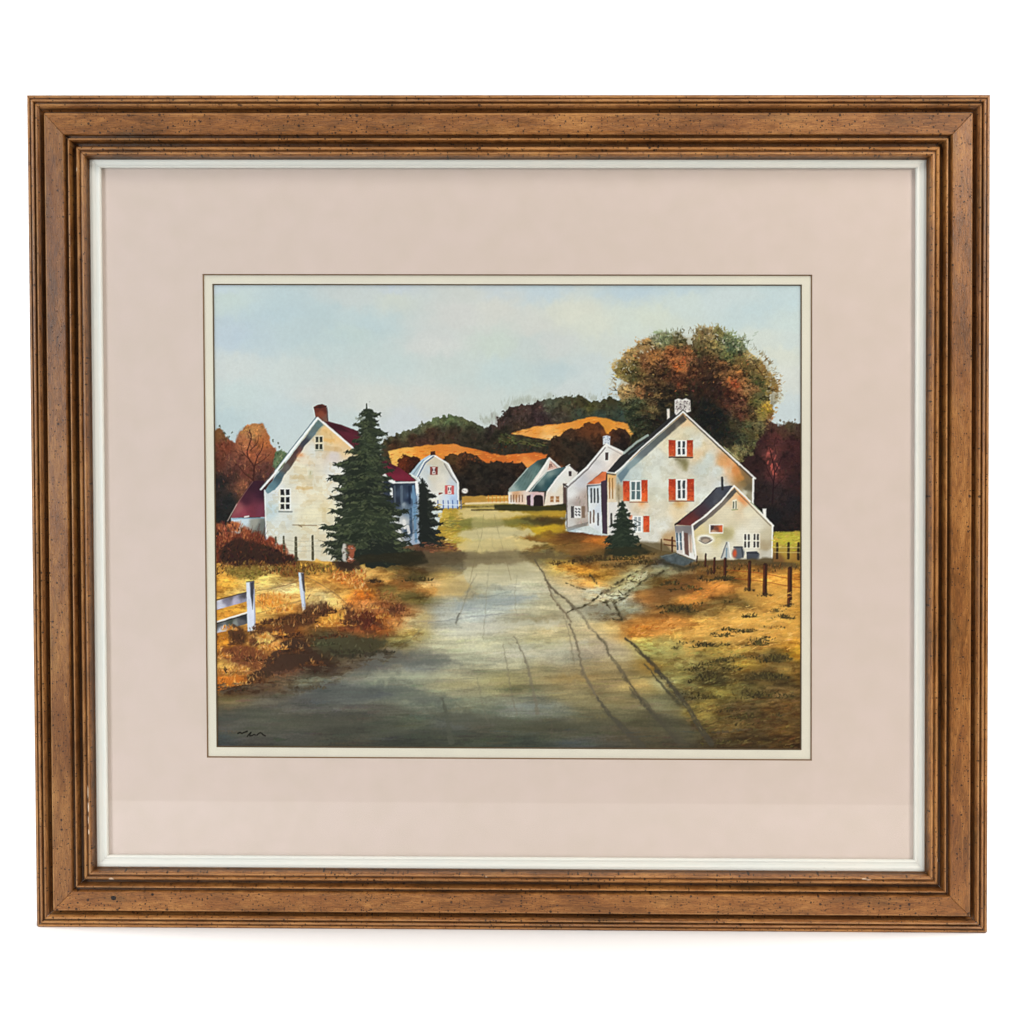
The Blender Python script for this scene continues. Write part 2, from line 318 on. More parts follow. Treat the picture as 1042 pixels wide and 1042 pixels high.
# ---- far hills (glazed like the trees)
dark = [(388,452),(391,446),(404,442),(420,437),(432,430),(441,426),(457,422),(472,425.6),(485,431),(491,434),(498,434),(505,433),(508,425),(512,419.5),(520,415),(528,412.5),(537,411),
 (545,410),(551,408),(560,406),(565,404),(575,404.5),(592,403),(600,407.5),(609,408.7),(620,403),(628,407.5),(640,406),(660,440),(640,520),(388,520)]
HD = [(395,446,70,66,44),(410,440,84,88,62),(425,436,88,92,66),(440,428,98,110,76),(457,426,84,98,66),(475,428,84,90,62),(487,433,62,66,46),(400,452,66,44,30),(420,446,56,38,28),
 (440,440,60,42,32),(460,440,52,40,30),(480,442,44,38,30),(500,440,46,38,34),(430,450,70,46,38),(505,432,58,42,38),(515,424,52,40,36),(530,420,66,50,44),(545,416,60,44,42),(560,410,74,78,62),(575,410,72,70,50),
 (590,410,60,54,34),(600,414,70,70,40),(612,412,66,64,42),(622,410,52,50,34),(635,412,60,66,46),(550,428,50,36,40),(530,435,56,44,34),(515,440,40,36,26),(570,422,62,54,44),(590,420,56,64,52),(610,422,52,64,56),(632,422,50,62,54),(640,440,60,56,38),(648,455,50,44,30)]
# misty twigs above the ridge
for i in range(150):
    x = rnd.uniform(488, 640); yb = 416-(x-488)*.06+rnd.uniform(-2, 2) if x > 510 else 432
    dab(x, yb-rnd.uniform(3, 8)-(6 if 488 < x < 510 else 0)*rnd.random(), rnd.uniform(4, 9), rnd.uniform(.7, 1.3), -PI/2+rnd.uniform(-.4, .4), rgb((150,156,140)), .35)
for x, y, r in [(524,411,5),(531,408,5),(538,406,5),(546,408,4),(495,428,5),(502,424,5),(516,415,4),(559,403,4),(604,405,4)]: blob(x, y, r, r, (165,170,158), .55, .35, warp=1)
poly(dark, shepard(HD, p=3), soft=.6, warp=1.8, wl=(N_lf, N_lf))
scatter([(p[0], p[1]+1) for p in dark[:29]]+[(640,455),(388,460)], 1300, (1.6, 4.5), (1, 2.4), (-PI, 0), HD, .2, hue=.02)
for i in range(60):
    x = rnd.uniform(500, 560); line([(x, 440), (x+rnd.uniform(-2, 2), 420)], (92,74,70), .6, .3, dry=.6)
# orange fields
OF1 = [(395,459),(404,457),(412,455.5),(435,453),(452,451.6),(465,452),(472,455),(491,458.5),(515,463.5),(530,461.5),(545,460),(559,461),(560,470),(548,476),(537,480),(520,478),(400,478)]
wash(OF1, [(400,462,236,184,96),(412,460,234,172,82),(430,457,224,144,58),(450,455,222,134,54),(465,458,218,136,62),(480,459,212,124,50),(500,464,202,108,46),(520,466,208,112,48),(545,464,200,104,44),(540,474,226,144,72)], soft=.6, warp=.8, tex=.06)
scatter(OF1, 200, (3,8), (.8,1.6), (-.25,.25), [(236,150,54),(222,112,30),(240,176,84),(205,96,30)], .06, alpha=(.3,.7))
OF2 = [(521,441),(530,438),(542,434),(562,432),(575,430),(590,427),(600,424),(617,426),(635,430),(641,431),(647,440),(649,449),(642,462),(600,462),(560,448),(548,446),(530,443)]
wash(OF2, [(530,440,230,164,86),(545,438,226,154,72),(560,440,230,166,86),(575,434,220,144,62),(600,428,222,140,52),(617,431,220,146,56),(635,434,212,144,64),(645,442,230,178,88),(560,446,238,194,130)], soft=.6, warp=.8, tex=.06)
scatter(OF2, 200, (3,8), (.8,1.6), (-.4,.1), [(232,146,48),(220,120,34),(240,176,80),(196,104,34)], .06, alpha=(.3,.7))
# green-dark band between the fields
poly([(505,436),(512,438),(522,442),(536,445),(550,447),(562,448),(562,464),(548,461),(530,461),(514,464),(500,461),(490,458)], (46,42,32), soft=.8, warp=1.2, tex=.2, N=N_lf)
scatter([(508,440),(522,443),(540,447),(556,450),(554,456),(530,452),(508,452)], 120, (3,7), (1,2.2), (-.1,.5), [(78,84,46),(60,64,38),(88,86,50)], .1, alpha=(.4,.8))
scatter([(500,450),(560,452),(560,461),(500,461)], 60, (2,4), (1,2), ANY, [(70,44,28),(34,36,32),(44,50,44)], .1)
# low dark trees in front of the fields
DK = [(420,470,62,30,20),(412,468,84,38,20),(425,475,44,24,18),(460,466,70,50,28),(470,468,66,42,28),(480,475,40,34,26),(470,490,34,30,26),(490,480,38,34,28),(500,490,34,30,26),(520,490,36,30,26),(530,480,48,34,26),
      (566,448,54,38,26),(580,440,66,44,30),(590,438,78,46,28),(600,434,86,48,26),(609,434,80,46,28),(575,450,42,36,28),(590,455,38,33,27),(600,465,34,29,25),(615,440,110,62,32),(628,440,62,38,26),(636,446,46,32,26),(630,455,36,30,28),(575,470,40,34,26),(570,475,110,66,40),(595,480,34,30,26),(455,505,60,34,22),(510,500,40,30,24)]
ld1 = [(404,474),(406,468),(412,462.5),(417,465),(420,463),(427,466),(431,476),(424,490),(404,490)]
ld2 = [(448,470),(452,465),(460,461),(466,463),(471,460),(478,461),(485,463),(489,467.5),(495,471),(505,468.5),(512,470),(521,470.5),(532,471),(538,478),(545,490),(545,505),(500,505),(470,504),(455,500),(448,485)]
ld3 = [(556,470),(560,452),(562,446),(566,443),(571,444),(575,437.5),(582,436),(590,436.5),(594,432),(599,430),(606,431),(610,430),(613.5,434),(616,440),(620,442),(623.5,437),(630,435),(636,436.5),(641,443),(643.5,449),(640,462),(620,500),(560,500)]
for q in (ld1, ld2, ld3):
    poly(q, shepard(DK, p=3), soft=.55, warp=1.3, wl=(N_lf, N_lf)); scatter([(a, b+1.5) for a, b in q], 420, (1.6, 4), (1, 2.2), (-PI, 0), DK, .2, hue=.015, alpha=(.3, .8))
for q in (ld1, ld2, ld3): texture([(a, b+2) for a, b in q], .5, N_f1, .03, 1.2)
scatter([(470,461),(486,464),(494,472),(470,466)], 40, (1.5,3), (1,1.8), UP, [(120,66,30),(90,50,30)], .1)

texture([(x, y+2) for x, y in dark[:29]]+[(640,430),(600,422),(560,430),(530,436),(515,460),(465,450),(440,450),(395,456),(388,470)], .42, N_f1, .05)
# ---- big autumn tree and the maroon wood on the right
MR = [(760,450,44,33,29),(775,450,61,34,36),(790,446,85,46,45),(805,450,68,36,37),(783,461,98,54,50),(789,480,91,50,49),(770,470,51,31,31),(800,470,60,34,36),(810,490,51,32,33),(775,500,45,33,33),
      (790,505,49,37,37),(805,515,36,31,34),(785,525,28,27,29),(800,535,37,29,28),(812,530,40,29,28),(765,440,69,75,45),(803,434,87,71,51),(796,440,80,54,43),(812,440,70,50,42)]
mr = [(750,440),(770,430),(782,427),(790,433),(797,431),(803,429),(811,431),(822,434),(830,546),(762,546),(762,500),(752,470)]
poly(mr, shepard(MR, p=4.4), soft=.7, warp=1.6, wl=(N_lf, N_lf)); scatter(mr, 900, (2, 5), (1, 2.6), ANY, MR, .13, hue=.02)
for x, y, r in [(782,460,4.5),(786,466,3),(789,481,3.5),(785,476,2.5),(792,473,2),(781,470,2)]: blob(x, y, r*.9, r*1.1, (196,96,84), .8, .3, warp=3)
for p, w in [([(786,512),(787,495),(788,480),(786,468),(783,456)],1.6),([(787,490),(782,480),(778,470)],1.0),([(788,482),(793,472),(797,462)],1.0),([(787,498),(794,490),(801,482)],.8),([(786,470),(789,460),(788,452)],.7),([(778,480),(771,470)],.6),([(797,465),(805,458)],.6)]:
    line(p, (38,20,26), w, .9, w2=w*.5, smooth=True)
for x, y in [(794,428),(798,430),(803,427),(806,430),(809,427),(791,431)]: dab(x, y, 3, 2.2, rnd.uniform(0, 3), rgb((96,88,70)), .8)
TC = [(631,375,127,114,63),(627,372,172,145,86),(638,362,180,146,91),(645,372,107,95,51),(655,350,171,132,82),(663,362,173,110,60),(655,368,132,82,49),(676,344,121,136,98),(669,341,141,154,118),(690,346,101,96,62),
 (693,373,185,103,57),(684,360,148,83,47),(697,362,166,95,54),(690,385,96,55,37),(675,378,81,53,34),(665,385,86,64,42),(640,396,192,156,104),(650,398,168,110,66),(632,396,177,146,95),(645,385,88,81,47),(660,400,70,54,36),
 (712,340,137,118,74),(722,340,157,133,90),(732,338,119,112,66),(726,350,137,124,76),(738,347,113,131,95),(748,354,95,115,80),(758,350,121,138,108),(764,344,140,143,122),(742,362,90,100,60),(752,365,109,93,54),(765,362,183,166,113),
 (712,356,94,81,49),(718,370,76,51,34),(705,378,84,53,36),(735,372,106,69,43),(745,378,133,90,55),(748,390,165,84,49),(752,384,176,108,58),(760,376,99,83,46),(775,372,151,117,63),(783,380,153,126,72),(770,388,79,79,46),
 (765,396,160,115,71),(790,398,155,118,63),(788,406,161,121,51),(776,402,88,87,51),(770,408,100,94,49),(782,416,161,129,50),(775,420,154,135,61),(785,426,154,107,64),(765,420,75,60,38),(750,408,105,59,43),(740,405,81,47,35),
 (755,422,97,59,44),(748,432,64,60,41),(760,434,92,89,54),(770,434,110,100,63),(758,448,77,73,46),(752,458,138,131,86),(720,392,51,35,28),(708,398,55,39,29),(700,410,40,35,27),(730,400,53,35,28),(718,415,30,31,28),(728,426,26,29,28),
 (735,438,31,32,29),(745,448,44,42,32),(680,400,50,41,30),(670,412,42,40,30),(655,415,73,69,45),(648,410,66,77,55),(660,425,48,48,36),(672,428,35,34,27),(650,430,50,54,38),(655,440,55,54,36),(640,418,62,71,50),(665,440,55,52,36),(665,408,99,81,52),(664,415,127,107,64)]
tp = [(624,376),(626,370),(633,366),(637,359),(645,353),(652,347),(659,346),(665,340),(672,338),(681,341),(690,339),(699,344),(705,343),(709,336),(716,334),(724,335),(731,333),(738,339),(745,342),(751,346),(756,344),
      (758,352),(764,360),(773,366),(781,371),(783,379),(788,384),(792,393),(793,404),(788,412),(786,424),(778,432),(764,462),(752,470),(700,440),(640,462),(643,440),(636,424),(634,408),(628,400),(630,392),(634,386),(627,383)]
poly(tp, shepard(TC, p=5.0), soft=.9, warp=2.2, wl=(N_lf, N_lf))
edge = [(p[0], p[1]) for p in tp[:33]]
def outward(x, y): return math.atan2(y-415, x-708)+rnd.gauss(0, .7)
scatter(tp, 900, (4, 9.0), (2.0, 4.4), outward, TC, .24, hue=.03, alpha=(.4, .9))
scatter(tp, 2300, (2.0, 5.4), (1.1, 2.6), outward, TC, .27, hue=.04, alpha=(.4, .95))
dk_c = [(58,44,28),(44,36,28),(70,50,30),(52,54,36)]
for i in range(420):
    x = rnd.gauss(708, 42); y = rnd.gauss(385, 26)
    if inside(tp, x, y): dab(x, y, rnd.uniform(2, 6.5), rnd.uniform(.9, 2.4), outward(x, y), rgb(rnd.choice(dk_c)), rnd.uniform(.35, .8))
for i in range(420):   # leaves breaking the outline
    k = rnd.randrange(len(edge)-1); t = rnd.random()
    x = edge[k][0]*(1-t)+edge[k+1][0]*t; y = edge[k][1]*(1-t)+edge[k+1][1]*t; d = math.hypot(x-708, y-415)
    o = abs(rnd.gauss(0, 2.6)); x += (x-708)/d*o; y += (y-415)/d*o
    dab(x, y, rnd.uniform(1.8, 4.5), rnd.uniform(.8, 2.0), math.atan2(y-415, x-708)+rnd.gauss(0, .6), np.clip(pick(TC, x, y)*1.08+.04, 0, 1), rnd.uniform(.3, .85))
for i in range(90):   # bright little touches
    x = rnd.gauss(745, 30); y = rnd.gauss(385, 20)
    if inside(tp, x, y) and y < 430 and not (700 < x < 742 and y > 392): dab(x, y, rnd.uniform(1.6, 3.6), rnd.uniform(.7, 1.4), rnd.uniform(-1, .4), rgb(rnd.choice([(222,176,110),(226,150,84),(216,190,120),(204,96,50)])), .75)
for i in range(80):
    x = rnd.gauss(655, 18); y = rnd.gauss(378, 18)
    if inside(tp, x, y): dab(x, y, rnd.uniform(1.6, 3.2), rnd.uniform(.7, 1.4), rnd.uniform(-1, .4), rgb(rnd.choice([(226,170,110),(222,140,74),(206,160,90),(90,70,40)])), .7)
for x, y, r, c in [(691,374,5,(220,104,44)),(695,366,4,(214,96,46)),(666,361,5,(210,124,54)),(748,390,4.5,(206,78,38)),(744,386,3,(220,110,50)),(780,415,5,(214,176,50)),(783,408,3,(222,180,80)),(640,396,5,(226,170,110)),(676,344,6,(140,156,112)),(746,353,6,(112,134,98)),(737,362,5,(92,106,66)),(776,391,4,(70,76,48)),(632,376,4,(150,130,62))]:
    scatter([(x-r,y-r*.8),(x+r,y-r*.8),(x+r,y+r*.8),(x-r,y+r*.8)], int(r*5), (1.8,4), (1,2.2), (-2.4,-.4), [c], .12, alpha=(.5,.9))
for p, w in [([(718,400),(716,385),(713,372),(709,360)],1.2),([(717,388),(724,376),(727,366)],.9),([(716,380),(706,372),(700,366)],.8),([(740,398),(752,386),(764,376)],.8),([(765,366),(772,376),(778,384)],1.2)]:
    line(p, (56,30,24), w, .7, w2=w*.4, smooth=True)
for x, y in [(625,395),(628,392),(631,386),(627,397)]: dab(x, y, 3.4, 1.8, .5, rgb((60,66,62)), .85)
for x, y in [(768,341),(770,338),(765,346),(762,349)]: dab(x, y, 5, 1.6, -.5, rgb((160,178,158)), .6)

texture(tp, .45, N_f1, .04); texture(tp, .3, N_f2, .03)
for i in range(1500):    # fine leaf clusters over the wet masses
    x = rnd.uniform(624, 793); y = rnd.uniform(334, 440)
    if not inside(tp, x, y) or (700 < x < 744 and y > 398): continue
    c = pick(TC, x, y)*rnd.choice((.55, .7, .85, 1.12, 1.3)); c = c*.9+c.mean()*.1
    dab(x, y, rnd.uniform(1.6, 4), rnd.uniform(.8, 1.7), outward(x, y), np.clip(c, .06, .92), rnd.uniform(.45, .9))
for k in range(150):
    x = rnd.uniform(628, 790); y = rnd.uniform(338, 428)
    if not inside(tp, x, y) or (698 < x < 746 and y > 385): continue
    c = pick(TC, x, y); hi = np.clip(c*1.22+np.array((.06, .035, .0), np.float32), 0, .93); lo = c*.42
    for m in range(9): dab(x+rnd.gauss(0, 3.4), y+2.6+rnd.gauss(0, 1.3), rnd.uniform(2, 5), rnd.uniform(1, 2.2), rnd.uniform(-.5, .5), lo, rnd.uniform(.35, .75))
    for m in range(9):
        a = rnd.uniform(-PI, 0); dab(x+math.cos(a)*2.6, y-.6+math.sin(a)*1.8, rnd.uniform(1.8, 4.2), rnd.uniform(.9, 1.9), a+rnd.gauss(0, .3), hi, rnd.uniform(.35, .8))
for q in [[(702,330),(710,336),(704,350),(698,346),(696,337)],[(616,385),(630,386),(640,390),(629,394),(616,394)],[(757,347),(774,352),(783,362),(768,361)],[(797,396),(786,401),(781,410),(792,411),(798,408)],[(640,346),(652,349),(648,355),(638,354)],[(776,364),(790,366),(792,380),(784,377)],[(626,376),(618,370),(616,380)],[(664,334),(671,342),(660,344)]]:
    poly(q, (206,213,208), .9, soft=.7, warp=3.2, wl=(N_lf, N_fx))
for k in range(70):      # sky between the outer twigs
    a = rnd.uniform(-PI*1.02, .12); rr_ = rnd.uniform(.86, 1.0); x = 708+84*rr_*math.cos(a); y = 398+62*rr_*math.sin(a)
    dab(x, y, rnd.uniform(2, 5), rnd.uniform(.8, 1.8), a+rnd.gauss(0, .8), rgb((206,213,206)), rnd.uniform(.5, .9))
for k in range(260):     # and twigs beyond them
    a = rnd.uniform(-PI*1.02, .2); x = 708+rnd.uniform(82, 88)*math.cos(a); y = 398+rnd.uniform(60, 66)*math.sin(a)
    dab(x, y, rnd.uniform(2, 5.5), rnd.uniform(.6, 1.3), a+rnd.gauss(0, .45), np.clip(pick(TC, x, y)*rnd.uniform(.6, 1.0), 0, 1), rnd.uniform(.4, .85))
glaze(tp, N_f1, .12, .15, (1,1,1), 1); glaze(tp, N_f2, .15, .16, (1,1,1), 1)
r_ = polymask(tp, 1.0, 1.5); m_ = r_[1][..., None]; g_ = np.clip((cv[r_[0]].mean(2, keepdims=True)-.16)/.3, 0, 1); cv[r_[0]] = cv[r_[0]]*(1-.26*m_*g_)+rgb((160,136,88))*.26*m_*g_
glaze(mr, N_f1, .15, .22, soft=1); glaze(pl, N_f1, .15, .18, soft=1)
texture(mr, .5, N_f1, .04); texture(pl, .35, N_f1, .03)
# ---- the ground itself
r_ = polymask(ground, .8, 1.0); put(r_[0], r_[1], base)
left_t = [(205,575),(300,568),(430,572),(446,600),(425,628),(430,648),(400,664),(370,672),(345,694),(300,708),(205,710)]
right_t = [(576,540),(660,558),(830,558),(830,775),(726,775),(690,718),(660,672),(632,640),(600,628),(590,600),(560,580),(520,560),(520,535)]
texture(left_t, .07, N_g1, .01, 5); texture(left_t, .10, N_g2, .01, 5); texture(right_t, .06, N_g1, .01, 5); texture(right_t, .12, N_g2, .01, 5)
texture([(446,515),(576,515),(600,560),(450,575)], .14, N_g2, .05, 4)
rd_t = [(468,578),(548,572),(592,622),(660,690),(728,775),(200,775),(200,716),(300,708),(356,690),(410,662),(440,640),(446,612)]
glaze(rd_t, N_h3, .12, .07, (1, .9, .8), 5); glaze(rd_t, N_h1, .25, .05, (1, .95, .85), 5); glaze(rd_t, -N_h3, .30, -.05, (1, 1, 1), 6)
for q in (left_t, right_t): glaze(q, N_h1, .10, .11, (.7, 1, 1.3)); glaze(q, N_h2, .24, .13, (.7, 1, 1.3)); glaze(q, -N_h1, .25, -.08, (1, .9, .5)); glaze(q, N_t1, .40, .14, (.8, 1, 1.2))
for q in (left_t, right_t):
    r_ = polymask(q, 5, 1.5); m_ = r_[1][..., None]; g_ = np.clip((cv[r_[0]].mean(2, keepdims=True)-.28)/.3, 0, 1)
    cv[r_[0]] = cv[r_[0]]*(1+m_*g_*np.array((.055, .075, .09), np.float32))
base = cv.copy()
def landtex(pts, n, l, w, a, jit, al=(.25, .7)):
    xs = [p[0] for p in pts]; ys = [p[1] for p in pts]; k = 0
    while k < n:
        x = rnd.uniform(min(xs), max(xs)); y = rnd.uniform(min(ys), max(ys)); k += 1
        if not inside(pts, x, y): continue
        j = min(PH-1, max(0, int((y-PY0)*PS))); i = min(PW-1, max(0, int((x-PX0)*PS)))
        c = np.clip(base[j, i]*(1+rnd.gauss(0, jit))+np.array([rnd.gauss(0, .02) for _ in range(3)], np.float32), .05, .96)
        dab(x, y, rnd.uniform(*l), rnd.uniform(*w), a(x) if callable(a) else rnd.uniform(*a), c, rnd.uniform(*al))
left_land = [(218,575),(300,570),(430,575),(452,600),(425,625),(430,645),(400,660),(370,668),(345,690),(300,705),(218,706)]
right_land = [(576,545),(660,560),(818,560),(818,764),(722,764),(690,715),(660,668),(636,640),(600,625),(604,600),(570,580)]
road = [(470,585),(545,572),(590,622),(660,690),(722,764),(218,764),(218,712),(300,706),(360,690),(400,660),(430,640),(440,612)]
mid = [(450,518),(576,518),(610,560),(560,575),(470,590),(400,600),(380,572),(440,556)]
landtex(left_land, 1000, (4, 10), (1.6, 3.8), (-.5, .2), .08, (.15, .45))
landtex(right_land, 1600, (6, 16), (1.6, 4.2), (-.45, .0), .08, (.15, .4))
landtex(mid, 900, (4, 12), (1, 2.4), (-.2, .12), .09)
landtex(road, 1500, (12, 34), (2, 5), (-.12, .06), .045, (.15, .4))
# washes across the road
for x, y, rx, ry, c, a in [(470,620,26,4.5,(166,172,170),.35),(510,612,26,5,(162,168,160),.3),(490,642,40,5,(204,202,182),.5),(430,674,36,4,(108,112,108),.6),(400,668,26,4,(98,88,76),.5),(380,695,22,4,(140,146,122),.6),
   (390,707,20,4,(82,86,90),.6),(470,697,34,6,(170,158,112),.5),(440,716,40,3,(120,128,112),.4),(560,665,40,5,(182,178,158),.4),(585,690,46,6,(160,130,74),.45),(540,719,34,5,(132,140,134),.55),(555,740,60,5,(82,78,58),.5),
   (470,738,40,5,(84,84,78),.4),(330,735,60,8,(84,80,68),.4),(480,568,34,4,(88,74,54),.6),(550,567,26,3.5,(112,98,60),.5),(610,620,26,6,(142,140,124),.6),(545,630,30,4,(150,138,104),.6),(600,583,16,3,(226,160,62),.5),(440,600,14,3,(222,164,86),.6),
   (487,524,30,3,(210,188,128),.5),(495,533,36,2.2,(112,112,56),.6),(505,544,24,3,(208,196,154),.6),(520,553,36,2.6,(214,190,136),.5),(545,531,24,1.8,(66,58,34),.7),(555,540,18,2.2,(208,174,44),.6),(540,523,30,1.8,(200,166,54),.6)]:
    blob(x, y, rx, ry, c, a, .45, -.06)
cv *= (1+.035*N_str*(YY > 575)+.02*N_gr*(YY > 520))[..., None]
for pts, c, a in [([(452,517),(575,517),(576,524),(540,527),(500,528),(452,524)],(176,146,58),.5),([(470,519.5),(500,518.5),(528,520),(540,523.5),(510,526.5),(476,527),(462,524)],(208,188,130),.9),
  ([(448,531),(470,528),(520,528),(560,530),(540,535),(500,535.5),(460,537),(446,536)],(122,118,62),.6),([(530,528),(576,526),(576,533),(545,533)],(66,54,30),.6),([(470,540),(495,536.5),(530,537),(545,541),(535,546),(500,547),(474,549),(462,545)],(206,194,150),.85),
  ([(540,537),(576,533),(577,541),(552,544)],(204,170,46),.6),([(530,546),(556,541),(580,541),(600,548),(570,553),(545,551)],(110,74,36),.55),([(466,552),(500,549),(535,550),(556,553),(540,558),(500,560),(466,561)],(206,186,126),.85),
  ([(432,562),(470,563),(520,561.5),(560,561),(590,566),(560,570),(515,571),(470,574),(432,573)],(98,84,60),.6),([(560,556),(600,552),(640,560),(600,566),(570,562)],(132,96,50),.5),([(476,577),(500,574),(540,573),(550,580),(556,590),(520,594),(480,596),(462,590)],(202,194,160),.7),([(452,590),(470,585),(480,596),(470,606),(444,604)],(206,176,112),.55)]:
    poly(pts, c, a, soft=1.5, warp=2.2, tex=.05, N=N_str)
# far strip beyond the road end with its rail fence
poly([(470,505),(520,504),(520,512),(470,513)], (196,150,70), soft=.5, warp=.4, tex=.1)
line([(474,512.5),(519,511)], (232,214,176), 2.0, .85); line([(495,506.5),(519,506)], (232,196,120), 1.4, .9)
for x in range(497, 520, 4): line([(x, 504.5), (x, 510.5)], (206,130,50), 1.0, .9)
line([(470,516),(519,515)], (86,76,42), 2.2, .8, dry=.3); line([(480,519),(519,518.6)], (70,62,38), 1.6, .8)

# ---- gambrel barn
poly([(417,482),(428.7,468),(440,461),(441.5,463.5),(432,470),(424,486)], (176,196,208), soft=.4, tex=.05)
line([(421,482),(431,468.5)], (120,140,156), .9, .8); line([(419,484),(424,488)], (226,232,232), 1.4, .9)
wash([(424,486),(432,470.5),(441,464),(456,472.5),(466,491),(466,517),(424,517)], [(441,470,210,200,178),(441,485,218,210,194),(450,495,222,214,200),(430,488,206,212,214),(462,510,176,200,232),(455,512,206,216,230),(440,510,224,222,214),(462,495,196,204,214),(436,478,196,204,208)], soft=.4)
line([(441,464.5),(432.5,471),(425,485)], (70,96,132), 1.5, .9); line([(452,472),(461,487),(464.5,491)], (110,106,104), 1.3, .7)
line([(417,482),(424.5,486.5)], (232,234,230), 1.2); line([(424,485),(431.5,470),(441,463)], (226,232,234), 1.3)
line([(441,463),(456,472),(460,480),(466.3,491.5),(466.3,515)], (240,242,238), 1.7)
poly([(438,459.5),(442.5,459),(443,463),(438,463.5)], (66,34,26)); 
for cx, cy, s, c in [(441.5,479,4,(128,52,44)),(457.4,498.5,4.6,(196,84,84))]:
    poly([(cx-s,cy-s),(cx+s,cy-s),(cx+s,cy+s),(cx-s,cy+s)], c, .95, warp=.3); poly([(cx-s*.42,cy-s*.9),(cx+s*.42,cy-s*.9),(cx+s*.42,cy+s*.9),(cx-s*.42,cy+s*.9)], (240,228,222), .95, soft=.3)
    line([(cx-1,cy-s*.5),(cx-1,cy+.2)], (60,36,50), .9); line([(cx+1.2,cy-s*.5),(cx+1.2,cy+.2)], (60,36,50), .9); line([(cx-.5,cy+s*.5),(cx+.8,cy+s*.5)], (60,36,50), .8)
dab(448.5, 501.8, 5, 2.2, 0, rgb((120,60,46)), .9)
for x in (445.5,451,456,460.5,465.5,469): line([(x,509.5),(x+.2,517.5)], (66,92,158), 1.2, .8)
line([(440,513),(470,514)], (226,232,240), 1.1, .8)
line([(466,517),(472,512)], (60,56,60), 1, .6)
blob(473, 499.5, 3.6, 3.0, (232,224,218), 1, .25, warp=0); dab(473, 499.5, 4, 1.6, .2, rgb((120,110,110)), .7)

# ---- two small white houses with green roofs
poly([(517,500),(536,477),(547,468.5),(558.6,465),(559,467),(546,487),(536,499),(519,501)], shepard([(520,498,150,166,162),(530,492,96,122,120),(545,478,86,112,110),(552,470,44,60,58),(545,485,110,134,128),(535,480,96,118,116)]), soft=.4, tex=.08)
line([(518,498),(537,476.5)], (196,206,200), 1.0, .8)
for k in range(7): line([(524+k*4,497-k*.3),(534+k*3.5,482-k*2)], (60,84,84), .8, .35, dry=.5)
wash([(517,500.5),(535,499),(539,500),(553.7,501),(553.7,514.5),(517.5,512.5)], [(518,505,236,226,214),(525,504,206,160,120),(530,508,226,200,180),(536,505,226,210,200),(545,503,214,180,180),(520,511,232,228,222),(552,508,216,190,186)])
for x in (520,522.6,525.5,528.5,531.5): line([(x,504),(x,510.5)], (110,72,50) if x != 525.5 else (130,80,30), 1.1, .8)
poly([(536,504.5),(540,503.5),(540,515),(536,513.5)], (62,34,50), soft=.5); poly([(543,506),(545,503.8),(550,503.6),(552.5,505.5),(553,515),(543,515.5)], (36,26,28), soft=.4); poly([(540,503),(542.5,503),(542.8,515.5),(540,515)], (206,186,196))
poly([(558.6,466),(569,476),(556,481),(545,492),(539,500),(535,499)], (222,218,212), soft=.45, tex=.04)
poly([(560,468.5),(567.5,476),(557,478.5)], (214,176,162), soft=.5); line([(559.5,472.5),(559.5,475.5)], (90,50,40), 1.1)
line([(561,472.5),(561.5,475)], (90,50,40), .8); line([(536,499.5),(547,486.5),(559,466)], (240,238,232), 1.6); line([(559,466),(570,475.8)], (240,238,232), 1.4); line([(561,470),(568,477)], (150,120,110), .7, .8)
poly([(576,475),(567,476.5),(556,480.5),(546,491),(538,500.5),(557.5,499.5),(566,487)], shepard([(572,477,70,100,106),(560,482,130,150,146),(550,490,110,132,130),(556,492,44,74,80),(562,486,40,72,80),(545,497,44,66,70),(555,498,52,82,88)]), soft=.45, tex=.08)
line([(556,481),(546,492),(540,500)], (206,214,210), 1.2, .7)
wash([(576,476),(580,473),(588,480),(586,487),(575,497),(575.5,513),(553.7,514.5),(556,500)], [(578,478,232,230,226),(565,495,224,222,216),(562,508,230,216,200),(572,500,222,210,190),(570,487,228,228,224),(585,482,216,210,204)])
line([(557.5,499.5),(566,487.5),(577,475.2)], (244,242,238), 1.4); line([(579.5,473.2),(587,479.5)], (60,46,44), 1.5); line([(576,475),(579.5,472.8)], (236,236,232), 1.2)
poly([(578.7,479.5),(581.6,479.5),(581.6,484.5),(578.7,484.5)], (66,54,56), soft=.3)
for x in (561.8,567.4): poly([(x-1.7,505),(x+1.7,505),(x+1.7,511),(x-1.7,511)], (150,96,50), .85, soft=.4); line([(x-1.8,508),(x+1.8,508)], (226,200,170), .6)
poly([(573,492),(577,492),(577,517),(573,514)], (70,50,46), .9, soft=.6)
poly([(503,513.5),(520,513),(553,515.5),(577,512),(577,519),(548,519.5),(520,520),(503,518)], (46,46,26), .92, soft=.8, warp=.6)

# ---- grey house with the porch
poly([(617,451.5),(636,461),(640,470),(618,481),(613,480),(597,493),(599,535),(577,538),(576,496),(580,489),(597,475)], shepard([(617,460,224,222,220),(605,475,214,212,214),(590,490,206,206,212),(580,500,222,222,222),(590,512,166,150,144),(596,505,176,160,152),(580,520,204,200,196),(580,534,196,194,192),(590,532,182,170,160),(625,465,226,214,204),(610,487,222,200,190)]), soft=.45, tex=.05)
scatter([(586,505),(597,503),(598,533),(588,533)], 60, (2,5), (1,2), (-1.6,-1.2), [(150,134,124),(180,166,158)], .06, alpha=(.3,.6))
line([(575,495),(582,489),(597.5,475),(617,451.5)], (232,232,228), 1.6); line([(577,496.5),(598.5,477),(616,455.5)], (104,98,98), 1.2, .85); line([(617,451.5),(636,461)], (236,234,230), 1.5); line([(619,455),(633,462.5)], (150,140,138), .8, .7)
